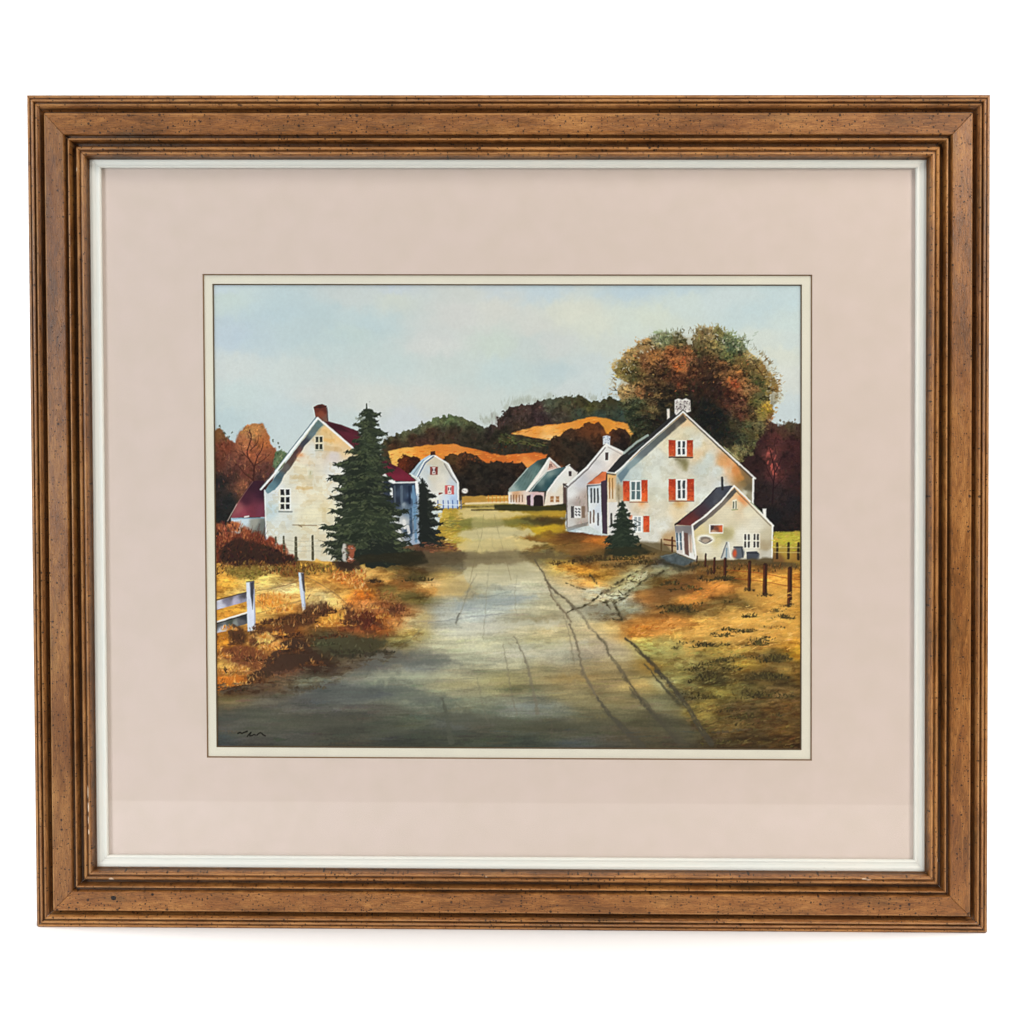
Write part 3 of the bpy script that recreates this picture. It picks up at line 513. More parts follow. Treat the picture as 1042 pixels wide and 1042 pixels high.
line([(573.5,493),(577,495)], (54,48,46), 1.6)
line([(576.6,497),(577,536)], (88,76,74), 1.2, .8)
poly([(613.6,444),(617,443),(621,444),(620.6,453.5),(617,451),(613.6,453)], (206,212,222), soft=.4)
for i in range(14): dab(rnd.uniform(614,620.5), rnd.uniform(444,451), 1.6, 1, rnd.uniform(0,3), rgb((96,104,130)), .7)
poly([(615.2,460),(619.6,460),(619.6,469),(615.2,469)], (236,234,230)); poly([(615.9,460.4),(619,460.4),(618.8,468.3),(615.9,468.3)], (70,58,58), soft=.35)
poly([(581,515),(584,515),(584,527),(581,527)], (74,70,72)); poly([(584.5,515),(591,515),(591,527),(584.5,527)], (226,226,226)); poly([(592,515),(595.3,515),(595.3,527),(592,527)], (126,104,88))
for x in (586.2,589.4):
    for y in (517.5,520.5,523.5): line([(x-.5,y),(x+.5,y+.8)], (70,70,76), 1.4)
poly([(597,535),(599,531),(577,536.5),(577,541)], (110,108,104), .6)
wash([(597,493),(613.5,480),(617,480),(616.4,489),(610,492.5)], [(600,492,190,92,58),(610,485,206,104,62),(614,482,216,116,70),(608,491,224,130,90)]); line([(597,493.3),(610,492.6),(616,489)], (214,208,206), 1.1, .9)
wash([(598,494.5),(611.5,492.5),(612.5,543),(608,540),(599.5,535)], [(600,496,196,206,216),(606,500,212,220,228),(603,515,222,226,230),(608,518,210,218,230),(602,530,226,226,226),(610,535,214,220,226)])
line([(597.5,495),(611,493.4)], (90,96,104), 1.2, .8)
for x in (601.6,604.9,608.3): line([(x,497.5),(x+.2,511)], (50,56,62), 1.8, .92)
for x, y0, y1, c in [(600.8,521,532,(104,84,74)),(604.2,519.5,531,(96,72,58)),(608.6,522.5,534,(62,56,62))]: line([(x,y0),(x,y1)], c, 1.6, .9)
poly([(611.6,490),(617.8,488),(618.3,543.5),(613,543)], (64,48,62), soft=.4, tex=.08)

# ---- big white house
BH = [(695,423,190,150,104),(698,431,226,198,157),(690,440,223,213,185),(700,440,217,212,189),(680,455,226,217,192),(670,465,217,219,210),(710,450,219,220,211),(720,465,212,217,211),(716,478,200,206,200),(730,480,212,217,214),(738,470,214,158,104),(742,478,219,188,152),
  (748,478,214,142,80),(754,486,196,138,76),(758,492,136,112,74),(762,497,112,104,80),(762,506,150,144,120),(758,503,200,196,178),(712,462,223,200,164),(718,455,223,207,178),(665,480,216,219,210),(645,484,198,209,207),(635,486,179,192,193),(630,500,176,160,130),(632,520,213,212,206),(650,516,223,207,183),
  (670,500,217,219,208),(668,520,221,217,203),(674,535,223,223,215),(690,520,223,205,171),(700,510,217,213,199),(715,505,217,220,214),(735,496,212,217,217),(650,547,219,217,210),(680,548,186,156,116),(640,530,217,213,206),(665,545,217,216,208)]
wall = [(695,420),(767,487.5),(766.5,515),(747,500),(704,540),(690,562),(672,560),(650,552),(618,545),(618,482),(627,481)]
wash(wall, BH, soft=.4, tex=.035)
for x, y, rx, ry, c, a in [(720,470,9,8,(196,206,202),.5),(735,490,8,6,(204,214,220),.5),(676,478,10,7,(216,218,208),.5),(665,505,6,12,(206,206,190),.4),(716,452,5,7,(226,212,176),.5),(741,472,4,8,(214,140,86),.5),(750,482,4,6,(206,134,76),.55)]: blob(x, y, rx, ry, c, a, .5)
glaze(wall, N_f2, .22, .035, (.8,1,1.6), 1); glaze(wall, N_t1, .35, .03, (1,1,1.2), 1)
# porch side bay
wash([(618,482),(627,481),(627,511),(618.5,511)], [(620,485,226,180,116),(624,490,218,178,130),(624,505,222,206,180)]); wash([(618,511),(628,511),(628,546),(618.5,543)], [(622,520,222,218,214),(625,535,214,212,210)])
for x in (620.2,623.2): line([(x,487),(x+.2,507)], (154,112,60), 1.4, .85)
line([(626,486),(626.4,508)], (190,180,160), 1, .7); line([(618.8,491),(618.8,542)], (226,214,200), .9, .7); line([(622,523),(622.2,534)], (56,54,50), 2.2, .9); line([(629.5,492),(629.5,516)], (110,90,66), 2, .55, dry=.4)
# roof slope and shadow under the eave
poly([(618,480),(632,464),(660,443.5),(686,421),(692,418.5),(695,420),(652,457),(627,481)], (44,44,46), soft=.45, tex=.1)
line([(635,461),(648,450),(659,443)], (170,184,180), 2.4, .85); line([(640,462),(655,451)], (84,106,108), 1.5, .5)
wash([(695,421.5),(699,427),(686,438),(670,452),(655,466),(641,478),(632,491),(628,484),(652,459)], [(694,425,76,70,64),(684,434,84,82,78),(670,446,92,98,98),(655,460,104,112,116),(645,472,138,158,162),(634,484,104,126,138),(690,436,120,112,100)], soft=.7)
line([(617.5,480.5),(626.5,481.5)], (206,216,216), 1.2); line([(618,482),(626,483)], (60,60,58), 1.2, .9)
line([(626.5,480.8),(632,476.5),(652.5,456.2),(674,437.5),(695,419)], (240,242,236), 1.6); line([(641,468.5),(651,459.5)], (200,150,100), .8, .6)
line([(695,419),(768.5,487)], (238,238,230), 1.7); line([(698.5,424),(765,486.5)], (70,62,54), 1.3, .75); line([(737,455),(752,468)], (200,196,150), .9, .7)
poly([(750,472),(766,487),(766,500),(760,497),(757,488)], (96,84,64), .55, soft=1.4, warp=1)
line([(766.6,487),(766,515)], (240,242,242), 2.0)
# chimney
poly([(686.5,407),(690,405.6),(694,406.8),(698,405.4),(702.4,407.5),(702.8,418.5),(699,420),(695,416.5),(688,422.5),(686.4,420)], (226,222,218), soft=.45)
poly([(687,408),(702,408),(702,418),(695,416),(688,420)], (170,162,158), .45, soft=.8, warp=1)
for i in range(60):
    x, y = rnd.uniform(687.5,702), rnd.uniform(407.5,417.5)
    dab(x, y, rnd.uniform(1.1,2.2), .8, rnd.uniform(0,3), rgb((84,70,74)), .8)
poly([(678.6,416),(681.2,416),(681.6,425),(678.8,427)], (226,216,206), soft=.4)
def shutter(x0, y0, x1, y1, c0=(196,76,42)):
    wash([(x0,y0),(x1,y0),(x1,y1),(x0,y1)], [(x0,y0,160,50,30),(x1,(y0*2+y1)/3,c0[0]-20,c0[1]-16,c0[2]-8),((x0+x1)/2,(y0+y1)/2,c0[0],c0[1],c0[2]),(x0,y1,c0[0]+14,c0[1]+26,c0[2]+12),(x1,y1,c0[0]-10,c0[1],c0[2])], soft=.35, tex=.12)
    for _ in range(int((y1-y0)*.9)): dab(rnd.uniform(x0+1,x1-1), rnd.uniform(y0+1,y1-1), rnd.uniform(1.6,3.4), rnd.uniform(.8,1.5), rnd.choice((0,PI/2))+rnd.gauss(0,.2), rgb(rnd.choice([(120,40,28),(150,56,34),(226,120,70),(214,96,54)])), rnd.uniform(.3,.65))
def panes(xs, y0, y1, wd, c, rows=2, frame=None):
    if frame: poly([(frame[0],y0-1),(frame[1],y0-1),(frame[1],y1+1),(frame[0],y1+1)], (238,238,236), soft=.35)
    h = (y1-y0)/rows
    for x in xs:
        for k in range(rows): poly([(x-wd/2,y0+k*h+.3),(x+wd/2,y0+k*h+.3),(x+wd/2,y0+(k+1)*h-.5),(x-wd/2,y0+(k+1)*h-.5)], c, .92, soft=.35, warp=.25)
blob(695, 471, 9, 8, (112,106,66), .75, .5); blob(697, 475, 5, 6, (130,120,74), .5, .5); blob(690, 468, 8, 3, (92,86,56), .5, .4)
blob(693, 514, 9, 5, (214,166,92), .7, .5); blob(653, 513, 7, 5, (226,150,84), .7, .5); blob(690, 512, 6, 3, (180,120,60), .4, .5)
shutter(680.4,447.8,687.4,464.3); shutter(699,447.8,705.2,464.6,(198,80,44)); panes((691.3,695.8),449,463,2.5,(48,52,60),frame=(688,698.6)); line([(681,465.2),(704.5,465.6)], (56,26,22), 1.3)
shutter(680.4,487.5,687.6,509); shutter(699.2,487.2,706.3,509.3); panes((691.2,695.9),488.7,507.5,2.7,(48,54,60),frame=(688,698.8)); line([(681,509.9),(706,509.9)], (110,44,28), 1.0, .8)
shutter(634,489.5,640.6,510); shutter(652.8,488.5,659,510.2,(206,84,40)); panes((644.4,649.6),490,508.5,3.6,(74,96,100),frame=(641.4,652.3)); line([(641,511),(659,511)], (120,60,40), .9, .7)
shutter(654.6,525,660.8,541.5,(208,84,46)); poly([(639.5,524),(643.5,524),(643,530),(640.5,530)], (226,136,100), .8); panes((646.6,650.6),526,541,2.8,(150,160,164),3,frame=(643.8,653.6)); line([(645,529),(651,532)], (70,80,84), 1.1, .8); line([(646,536),(651,534)], (90,100,104), 1, .7)
# foot of the wall
poly([(650,551),(672,552),(690,562),(686,566),(660,562),(640,556)], (92,78,50), .8, soft=1.4, warp=1)
line([(676,549),(690,551)], (110,60,34), 1.6, .9); line([(676,554),(690,556)], (92,52,32), 1.4, .9); line([(684,547),(684,561)], (70,40,28), 2, .9); line([(673,549),(673,560)], (80,60,36), 1.6, .8)

# ---- annex
AN = [(748,500,226,186,136),(755,508,226,154,98),(750,512,222,204,170),(762,520,222,214,190),(740,522,222,212,186),(770,535,224,218,200),(735,530,220,210,184),(722,530,206,196,168),(712,542,214,198,150),(730,548,214,200,152),(740,556,226,222,206),(755,545,226,222,208),
      (718,560,222,216,196),(712,568,206,192,160),(765,560,222,218,206),(779,556,168,152,122),(781,545,196,186,160),(784,565,214,210,196),(738,543,176,166,120)]
poly([(686.5,534),(713,513),(729,496),(743,494),(747,494.5),(735,508),(718,523),(704,535)], shepard([(735,498,66,70,82),(722,508,58,60,70),(712,520,64,48,56),(700,528,96,46,46),(705,530,104,50,48),(728,507,74,76,84)]), soft=.4, tex=.1)
line([(687,533.5),(713,513.5),(729,496.5)], (40,38,42), 1.1, .8); line([(687,534),(692,531)], (40,22,22), 1.4)
line([(734.8,486),(735.2,498)], (40,42,46), 2.3)
wash([(747,495),(786.5,535),(785.5,568),(771,569),(709,571),(704.5,535),(718,524),(735,508)], AN, soft=.4, tex=.03)
for k in range(26):
    y = 506+k*2.5; hw = min(38, (y-496)); line([(max(706, 747-hw*1.15), y), (min(785, 747+hw*.97), y+.3)], (186,178,156), .6, .3, dry=.4)
wash([(747.5,496.5),(750,500),(738,513),(725,525),(712,535),(706.5,540),(704.5,536),(718,524.5),(735,509)], [(745,501,84,80,76),(735,512,122,112,104),(722,524,110,100,94),(708,536,80,76,78)], soft=.5)
line([(704,534.5),(717.8,525),(734,510.5),(747,494.3)], (240,240,236), 1.6); line([(747,494.3),(758,505),(786.8,535)], (238,236,228), 1.7); line([(750,500.5),(784,535)], (96,84,66), 1.0, .7); line([(764,511),(775,521)], (88,104,60), 1.0, .6)
wash([(686.5,535),(704,535),(705,560),(708.5,570.5),(688.7,562.5)], [(690,538,132,128,130),(700,538,120,116,118),(690,548,206,214,220),(698,552,190,180,176),(703,555,226,206,190),(704,565,232,232,230)])
line([(704.5,536),(708.6,570.5)], (240,238,234), 1.9)
for x in (688.8,692.4): line([(x,543),(x+.8,559)], (54,82,100), 1.7, .9); line([(x-.5,551),(x+2,551.4)], (226,230,230), .6)
poly([(695.8,542),(700,542.5),(701.2,566),(697,563.6)], (96,64,58), .9); line([(694.6,541),(695.4,563)], (236,236,234), 1.2); line([(702.3,545),(703,562)], (150,120,96), 1, .6)
poly([(721.5,533.5),(736,533.5),(736,543),(721.5,543)], (236,236,230), soft=.35); wash([(723,534.5),(735.3,534.5),(735.3,541.6),(723,541.6)], [(725,537,56,46,50),(730,538,110,64,50),(733.5,538,222,104,54),(727,541,190,150,120)], soft=.35)
blob(733, 546.5, 9, 3, (178,170,118), .6, .5)
blob(718, 548.8, 10, 5.4, (240,238,228), 1, .22, .05, warp=.4); blob(718, 549, 6.6, 3.4, (120,108,98), .95, .22, .05, warp=.4); blob(718.2, 550, 4.6, 2.0, (190,170,150), .7, .3, warp=.3); line([(711.5,550),(718,553),(724.5,549.5)], (70,56,50), .8, .8, smooth=True)
poly([(745.5,509),(749.5,508),(750.5,518),(745,519)], (232,226,206)); line([(746.5,511),(746.3,517)], (64,68,54), 1.3, .85); line([(748.9,510.5),(749.0,517.2)], (74,80,60), 1.3, .8); line([(745,518.8),(750.5,518.4)], (140,146,100), 1.2, .8)
poly([(756,542.5),(773.5,542.5),(773.5,558),(756,558)], (232,228,216), .7, soft=.6)
for x in (758.3,762,767.8,771.3):
    for y in (544.3,551.8): line([(x,y),(x,y+4.4)], (44,40,42), 2.0, .92, soft=.3)
poly([(739,551),(741.5,551),(744,568),(733,568.5)], (190,192,190), soft=.4); line([(739.5,552),(734,567.5)], (90,90,92), 1.1, .85); line([(741.3,552),(743.5,567)], (236,238,238), 1.2); line([(739.5,558),(739,568)], (92,126,150), 1.5, .7)
blob(751.3, 562.5, 6.4, 6.6, (92,98,108), 1, .15, warp=.4); blob(747.6, 563, 3.2, 5.4, (206,84,46), .9, .4, warp=.4); line([(747,556.6),(755.5,556.8)], (56,58,66), 1.6, .9); line([(755,558),(756,567)], (54,58,66), 1.6, .8)
poly([(759.5,561.5),(770,561),(773,564),(772.5,570),(760,569.5)], (66,70,80), soft=.45, tex=.12); line([(760,562.5),(771.5,563)], (40,42,50), 1.1, .9)
line([(786.2,535),(785.5,568)], (240,240,238), 1.6); poly([(774,560),(785,560),(785,572),(770,571)], (190,186,178), .5, soft=1)
poly([(776,517.5),(779.8,517.5),(779.6,528.5),(776.6,526)], (238,236,230), soft=.4)
poly([(708,570),(786,568),(812,574),(812,578),(760,574),(708,577)], (84,70,44), .8, soft=1.4, warp=1.2)
poly([(672,566),(687,562.5),(708,571),(697,575.5),(684,574.5)], (78,88,92), .95, soft=.9, warp=.8, tex=.14, N=N_lf); poly([(673,568),(684,574.5),(700,576),(710,573),(706,580),(690,580),(678,576)], (48,48,38), .75, soft=1.6, warp=1.6)
line([(673,566.5),(687,563)], (120,128,126), .9, .6)

for pts, c, a in [([(696,642),(735,626),(770,619),(815,626),(817,652),(772,650),(730,656),(694,668)],(224,172,88),.6),([(752,600),(780,594),(816,598),(817,622),(780,618),(756,612)],(220,164,78),.6),([(712,598),(742,591),(744,600),(716,610),(692,616),(690,608)],(222,150,72),.6),
  ([(660,640),(684,628),(700,630),(686,642),(664,650)],(212,146,70),.5),([(630,632),(650,624),(668,630),(650,640),(632,640)],(170,120,60),.5),([(650,604),(690,590),(716,588),(700,602),(664,618)],(128,88,44),.5),([(666,655),(690,650),(700,664),(680,672)],(176,164,98),.5),([(700,720),(716,716),(728,728),(712,740)],(150,132,70),.5)]:
    poly(pts, c, a, soft=3.0, warp=3.5, tex=.06, N=N_g2)
# ---- right hand fences
wash([(787,542),(822,540),(822,572),(787,572)], [(792,545,190,178,60),(806,544,196,186,70),(800,552,188,176,66),(800,560,170,140,60),(812,566,150,110,50),(792,568,120,84,48)], alpha=.9, soft=1)
scatter([(787,541),(816,540),(816,560),(787,560)], 90, (3,6), (1,2), (-.4,.1), [(206,194,84),(176,164,50),(150,140,56),(196,160,70)], .08)
for x, y0, y1, w in [(791,553,568,2.4),(802.5,553,568,2.6),(812.6,553,569,2.6)]: line([(x,y0),(x-.3,y1)], (46,34,24), w, .92)
for y in (557,562): line([(788,y),(816,y+.4)], (214,196,130), .7, .8)
scatter([(700,572),(816,574),(816,580),(700,584)], 150, (2,5), (1,2), UP, [(90,66,36),(60,44,26),(120,88,44)], .1)
for y0, y1 in ((582,590),(590,598)): line([(740,y0-2),(762,y0),(779,y0+2),(804,y1-1),(816,y1)], (150,70,30), .8, .75)
for x, y0, y1, w in [(709.5,566,572,1.3),(718.3,564,576,1.9),(727.2,568,583,2.2),(738,568.5,590,2.8),(762.9,572,600,3.3),(778.8,575,604.5,4.2),(804,579,615,4.6)]:
    line([(x,y0),(x-.6,y1)], (50,30,24), w, .96, w2=w*1.05); line([(x-w*.3,y0+1),(x-w*.3-.4,y1-1)], (116,54,30), w*.35, .6)
for x, y, n in [(720,590,10),(738,589,14),(763,600,12),(779,605,12),(804,616,10),(730,588,10),(714,588,10)]: tuft(x, y+1, 4.5, n, [(60,48,30),(84,64,36),(44,36,24)], .9, 7)

# ---- right meadow tufts and shadows
RB = [(60,52,30),(80,66,36),(46,40,26),(100,84,44)]
for x, y, n, h, wd in [(676,619,16,5,10),(696,618,22,5,14),(712,616,12,4,8),(742,613,14,4,10),(790,622,16,4.5,8),(797,627,10,4,5),(728,646,8,4,6),(760,642,14,3.5,14),(785,639,14,3.5,10),(700,655,16,4,14),(722,657,18,5,12),(738,657,12,4,9),
      (773,653,26,6,11),(780,650,10,5,6),(790,670,34,7,13),(800,672,16,5,8),(755,669,22,4,14),(740,671,12,4,8),(716,677,26,5,14),(735,682,30,7,14),(705,682,14,4,10),(722,694,40,7,14),(730,690,16,6,10),(765,690,22,6,10),(775,688,34,8,10),(792,690,28,6,12),
      (765,706,34,7,14),(785,706,18,5,12),(705,706,20,4,14),(715,711,20,4,12),(745,724,20,4,16),(795,728,16,4,12),(758,738,16,4,10),(758,755,12,4,10),(688,660,8,3,8)]:
    tuft(x, y, h, n, RB, 1.0, wd)
for x, y, rx, ry, a in [(725,692,16,4,.45),(780,689,22,4,.45),(765,706,18,4,.4),(793,671,13,4,.5),(735,682,14,3,.35),(712,712,16,3,.35),(690,621,16,3,.35),(720,656,14,3,.25)]: blob(x, y, rx, ry, (70,60,36), a, .5)
scatter([(680,640),(812,600),(814,660),(700,660)], 260, (4,10), (.8,1.8), (-.5,0), [(236,186,98),(222,166,76),(196,140,62),(240,196,120)], .05, alpha=(.3,.65))
scatter([(720,592),(740,590),(716,610),(690,612)], 40, (4,8), (1,2.2), (-.6,-.1), [(226,150,70),(216,134,52)], .06, alpha=(.4,.8))
scatter([(640,636),(690,628),(690,640),(660,648),(640,648)], 70, (3,7), (1,2.2), (-.6,-.1), [(206,134,58),(186,112,44),(222,160,84)], .08, alpha=(.4,.85))
scatter([(700,720),(816,700),(816,762),(725,762)], 320, (4,10), (1,2.4), (-.5,0), [(84,66,38),(104,80,44),(72,56,34),(120,96,52)], .1, alpha=(.25,.6))
scatter([(680,660),(760,650),(760,700),(700,710)], 160, (3,8), (.8,2), (-.6,0), [(150,140,76),(170,150,84),(120,116,60)], .08, alpha=(.3,.6))

texture([(680,690),(830,680),(830,775),(726,775),(690,715)], .14, N_g2, .01, 5)
CD = [(58,50,30),(70,60,34),(46,42,28),(92,82,42)]
for x, y, rx, ry, d in [(692,620,16,5,1.2),(764,626,9,3,.5),(722,688,17,10,1.3),(709,680,9,6,.8),(780,688,18,7,1.4),(790,670,13,6,1.4),(772,654,9,4,1.2),(716,656,13,4,.9),(738,646,9,3,.7),(716,708,16,4,.8),(769,707,16,6,1.1),(631,567,20,5,1.0),(604,568,14,4,.9),(737,588,13,4,1.1),
  (757,728,16,4,.6),(797,627,9,4,.9),(655,572,13,4,1.0),(700,598,16,4,.6),(684,593,14,4,.6),(740,640,7,2.5,.7),(758,642,10,2.2,.4),(733,672,12,3,.7),(800,708,10,4,.6),(735,755,18,3,.6)]: clump(x, y, rx, ry, CD, d)
# ---- stones and kerb lines of the side path
for q in [[(618,606),(628,600),(633,604),(623,610)],[(632,597),(641,591),(647,595),(638,601)],[(647,588),(657,581),(662,585),(653,591)]]: poly(q, (206,202,168), .7, soft=1.6, warp=2.2)
for x,y,rx,ry,c in [(612,618,18,6,(146,142,122)),(640,615,14,5,(150,146,126)),(655,606,10,5,(168,120,62)),(628,589,12,3,(150,124,70)),(662,592,10,4,(96,82,50)),(672,583,9,4,(70,64,44))]: blob(x,y,rx,ry,c,.55,.5,-.3)
for p, w in [([(584,620),(595,616),(605,610),(613,604),(625,596),(640,586),(652,579),(664,573)],1.9),([(576,624.5),(585,619)],1.2),([(610,614),(622,612),(636,606),(648,595.5),(662,587),(676,581)],1.9),([(626,598),(640,592),(652,594)],1.2),([(613,603),(622,606),(633,606)],1.0),
             ([(641,590),(646,595)],1.1),([(630,601),(636,607)],1.1),([(577,593),(588,597),(596,600)],1.2),([(600,585),(604,589),(607,594)],2.2),([(624,613),(629,622),(633,630)],2.4),([(617,613),(621,620)],1.2),([(625,630.5),(633,630.5)],1.5),([(626,614),(640,606)],1.4)]:
    line(p, (70,62,42), w*1.7, .35, smooth=len(p) > 2, dry=.4, warp=1.3, soft=1.2); line(p, (60,52,36), w, .85, smooth=len(p) > 2, dry=.5, warp=1.1)
scatter([(608,608),(640,588),(668,576),(674,580),(650,600),(636,612),(612,616)], 90, (1.5,5), (.8,1.8), (-1,.2), [(70,62,42),(104,94,62),(150,140,104),(120,104,66)], .1, alpha=(.3,.75))
blob(603, 597, 5, 3, (226,164,84), .7)
for x, y, n in [(598,570,22),(612,566,26),(585,571,18),(625,575,14),(640,572,14),(650,567,16),(662,572,14),(660,562,12),(570,572,10)]: tuft(x, y+2, 5, n, [(56,42,26),(76,58,34),(96,76,42)], .9, 9)

# soft-edged shadows thrown over the near road
for pts, c, a in [([(300,706),(330,700),(372,694),(410,698),(470,712),(440,716),(380,712),(330,716)],(84,88,86),.4),([(375,668),(410,664),(452,668),(470,675),(440,679),(400,676),(372,682)],(96,98,92),.5),
  ([(440,724),(480,722),(520,730),(585,733),(640,738),(600,742),(520,742),(460,738)],(84,84,68),.45),([(218,722),(300,724),(360,734),(420,742),(500,748),(420,752),(300,744),(218,738)],(72,74,64),.4),([(462,612),(500,606),(545,604),(546,610),(500,617),(464,622)],(150,160,160),.5),
  ([(380,684),(430,684),(470,688),(430,692),(384,692)],(176,178,152),.45),([(470,658),(540,654),(600,652),(600,658),(540,662),(474,665)],(204,202,178),.4),([(455,638),(520,632),(570,632),(568,638),(510,642),(458,646)],(206,204,186),.45)]:
    poly(pts, c, a, soft=2.6, warp=3.5)
# ---- wheel ruts
RUT = (84,72,52)
for p, w, w2, a, c in [
 ([(544,570),(549,577),(553,583),(557,592),(567,603.5),(577.5,611),(585,619.5)],1.3,2.2,.85,RUT),
 ([(557,592),(563,609),(576,625),(580.5,632)],1.2,1.5,.8,(104,86,62)),([(580,635),(585.5,649),(588.5,660),(590,669),(594,685),(601,698),(608.6,711)],1.6,2.2,.8,(110,98,76)),
 ([(608,710),(620,727),(627,734),(640,747),(654,761)],1.6,6.5,.85,(66,60,48)),([(592,684),(597,692),(602,698)],2.4,2.4,.5,(116,100,74)),
 ([(588,621),(596,631),(600,638.5),(608,646),(616,655)],2.4,1.6,.6,(120,108,84)),([(609,647),(616,655),(620,666),(632,682),(637,690.5)],1.4,3.6,.8,(96,84,62)),
 ([(637,690),(647,704),(653,713)],2.2,1.6,.85,(80,68,48)),([(643,708),(654,712),(665,727),(680,741),(697,760)],2.6,7.5,.6,(70,64,48)),
 ([(636,650),(645,656),(652,663),(665,676),(675,690)],1.6,3.2,.92,(54,46,30)),([(647,661),(656,669),(664,677)],1.0,1.2,.8,(70,56,36)),([(668,683),(676,689),(688,704),(700,720),(711,738),(724,757)],2.5,5.5,.88,(58,52,38)),
 ([(671,684),(683,699),(693,714)],1.0,1.6,.7,(60,54,40)),
 ([(523.5,648),(527,655),(533,667.5),(536,676),(538,682),(541,698),(545,713),(546.7,726)],1.1,3.2,.7,(116,106,86)),([(556,732),(561,735),(561.5,748)],1.4,2.4,.4,(84,76,60)),
 ([(450,711),(453,722),(456,738),(459.5,755)],2.0,5.0,.75,(74,76,62)),([(430,716),(436,724),(440,732)],1.0,2.0,.35,(90,92,76)),
 ([(498,575),(496,596),(494,622),(492,650)],.7,1.0,.35,(140,134,112)),([(512,655),(516,680),(520,704),(526,728)],.8,2.0,.4,(112,104,84)),([(486,690),(490,712),(496,734)],.8,1.6,.35,(112,106,86)),([(560,600),(572,622),(580,648),(584,676)],.8,1.4,.4,(118,106,80)),([(640,700),(660,722),(684,748),(692,760)],1.6,3.4,.6,(64,58,44)),([(656,676),(668,690),(680,704),(690,716)],1.4,2.6,.8,(56,50,34)),
 ([(484.5,584),(478,598),(473,611),(468,624),(464,635)],.7,.8,.6,(130,122,100)),([(467.5,625),(464,633)],2.2,1.6,.7,(104,104,96)),([(428,641),(418,651),(404,662),(390,676)],1.0,1.2,.5,(110,100,70)),
 ([(462,716),(474,722),(486,727),(498,729)],.8,1.0,.55,(100,98,80)),([(486,540),(488,552),(492,566)],.8,.9,.35,(130,118,84)),([(500,545),(502,556),(505,568)],.8,.8,.3,(130,118,84)),([(526,586),(524,604),(526,628)],.8,.8,.35,(130,124,104)),([(514,650),(524,660)],.6,.6,.2,RUT),
 ([(608,692),(637,691),(665,688),(680,686)],1.2,1.4,.5,(96,84,44)),([(497,607),(520,602)],.8,1.2,.4,(120,128,126)),([(436,634),(470,629),(512,624)],1.0,1.0,.5,(128,134,132)),([(372,690),(400,689),(430,687)],1.0,.8,.4,(190,190,160)),([(380,675),(372,689)],.8,.8,.3,(80,76,66))]:
    line(p, c, w*1.9, a*.30, w2=w2*1.7, smooth=True, dry=.3, soft=1.3, warp=1.2); line(p, tuple(int(v*.8+24) for v in c), w*1.15, a*.95, w2=w2*1.15, smooth=True, dry=.2, soft=.6, warp=.8)
for x, y in [(676,692),(684,702),(690,709),(697,717),(704,727),(713,742),(652,707),(648,710)]: dab(x, y, 5.5, 1.2, .95, rgb((150,142,104)), .35)
for k in range(26):
    x = rnd.uniform(218, 812); dab(x, rnd.uniform(740, 760), rnd.uniform(14, 34), rnd.uniform(1.5, 3.5), rnd.uniform(-.1, .05), rgb(rnd.choice([(58,62,56),(82,70,52),(64,74,78),(92,78,56)])), .3)

# ---- left house with the stone gable
poly([(256,490),(269,489),(270,526),(235,527),(240,513.5)], shepard([(258,493,52,28,40),(266,500,56,28,44),(250,508,70,34,48),(243,516,150,84,88),(255,520,118,52,66),(266,520,112,54,72),(248,522,136,62,76)]), soft=.5, warp=.5, tex=.08)
line([(231.5,530),(241,513)], (196,176,166), .9, .8); line([(241,513),(257,490)], (150,110,90), .8, .6)
wash([(235,527),(270,527),(271,549),(236,549)], [(238,530,196,214,226),(248,530,206,220,228),(258,532,150,150,140),(266,536,104,108,104),(245,545,170,170,164),(262,546,88,84,76)]); line([(249,526),(253,525.4)], (236,236,230), 1.6); line([(236,528),(268,527)], (112,150,180), 1.1, .7)
line([(270,498),(270.6,549)], (40,46,62), 1.4, .8)
WL = [(323,432,150,160,150),(332,438,233,196,138),(335,446,228,195,141),(344,446,230,192,136),(352,452,228,193,143),(333,456,219,198,164),(350,458,223,196,155),(321,458,219,219,213),(310,470,226,212,189),(308,476,226,219,196),(295,490,226,223,208),(340,464,213,202,199),(340,478,224,224,220),(350,480,223,221,215),
      (275,502,212,219,221),(277,519,196,212,217),(285,500,219,221,220),(300,505,227,221,203),(310,496,224,214,189),(325,500,227,221,200),(315,525,227,219,190),(330,520,226,216,186),(290,525,217,220,215),(281,540,216,219,213),(308,532,226,219,194),(325,545,223,216,194),(300,555,219,213,194),(320,560,212,205,183),(335,565,212,205,185),(290,512,221,223,217),(340,500,223,219,206),(345,540,214,207,185)]
wash([(323.5,426),(345,444.5),(364,460.5),(400,500),(400,560),(345,572),(300,570),(271,549),(269.5,500)], WL, soft=.4, tex=.035)
for k in range(34):
    y = 452+k*3.4; line([(max(272, 323-(y-425)*.8)+3, y), (344, y+.4)], (184,178,160), .6, .28, dry=.5)
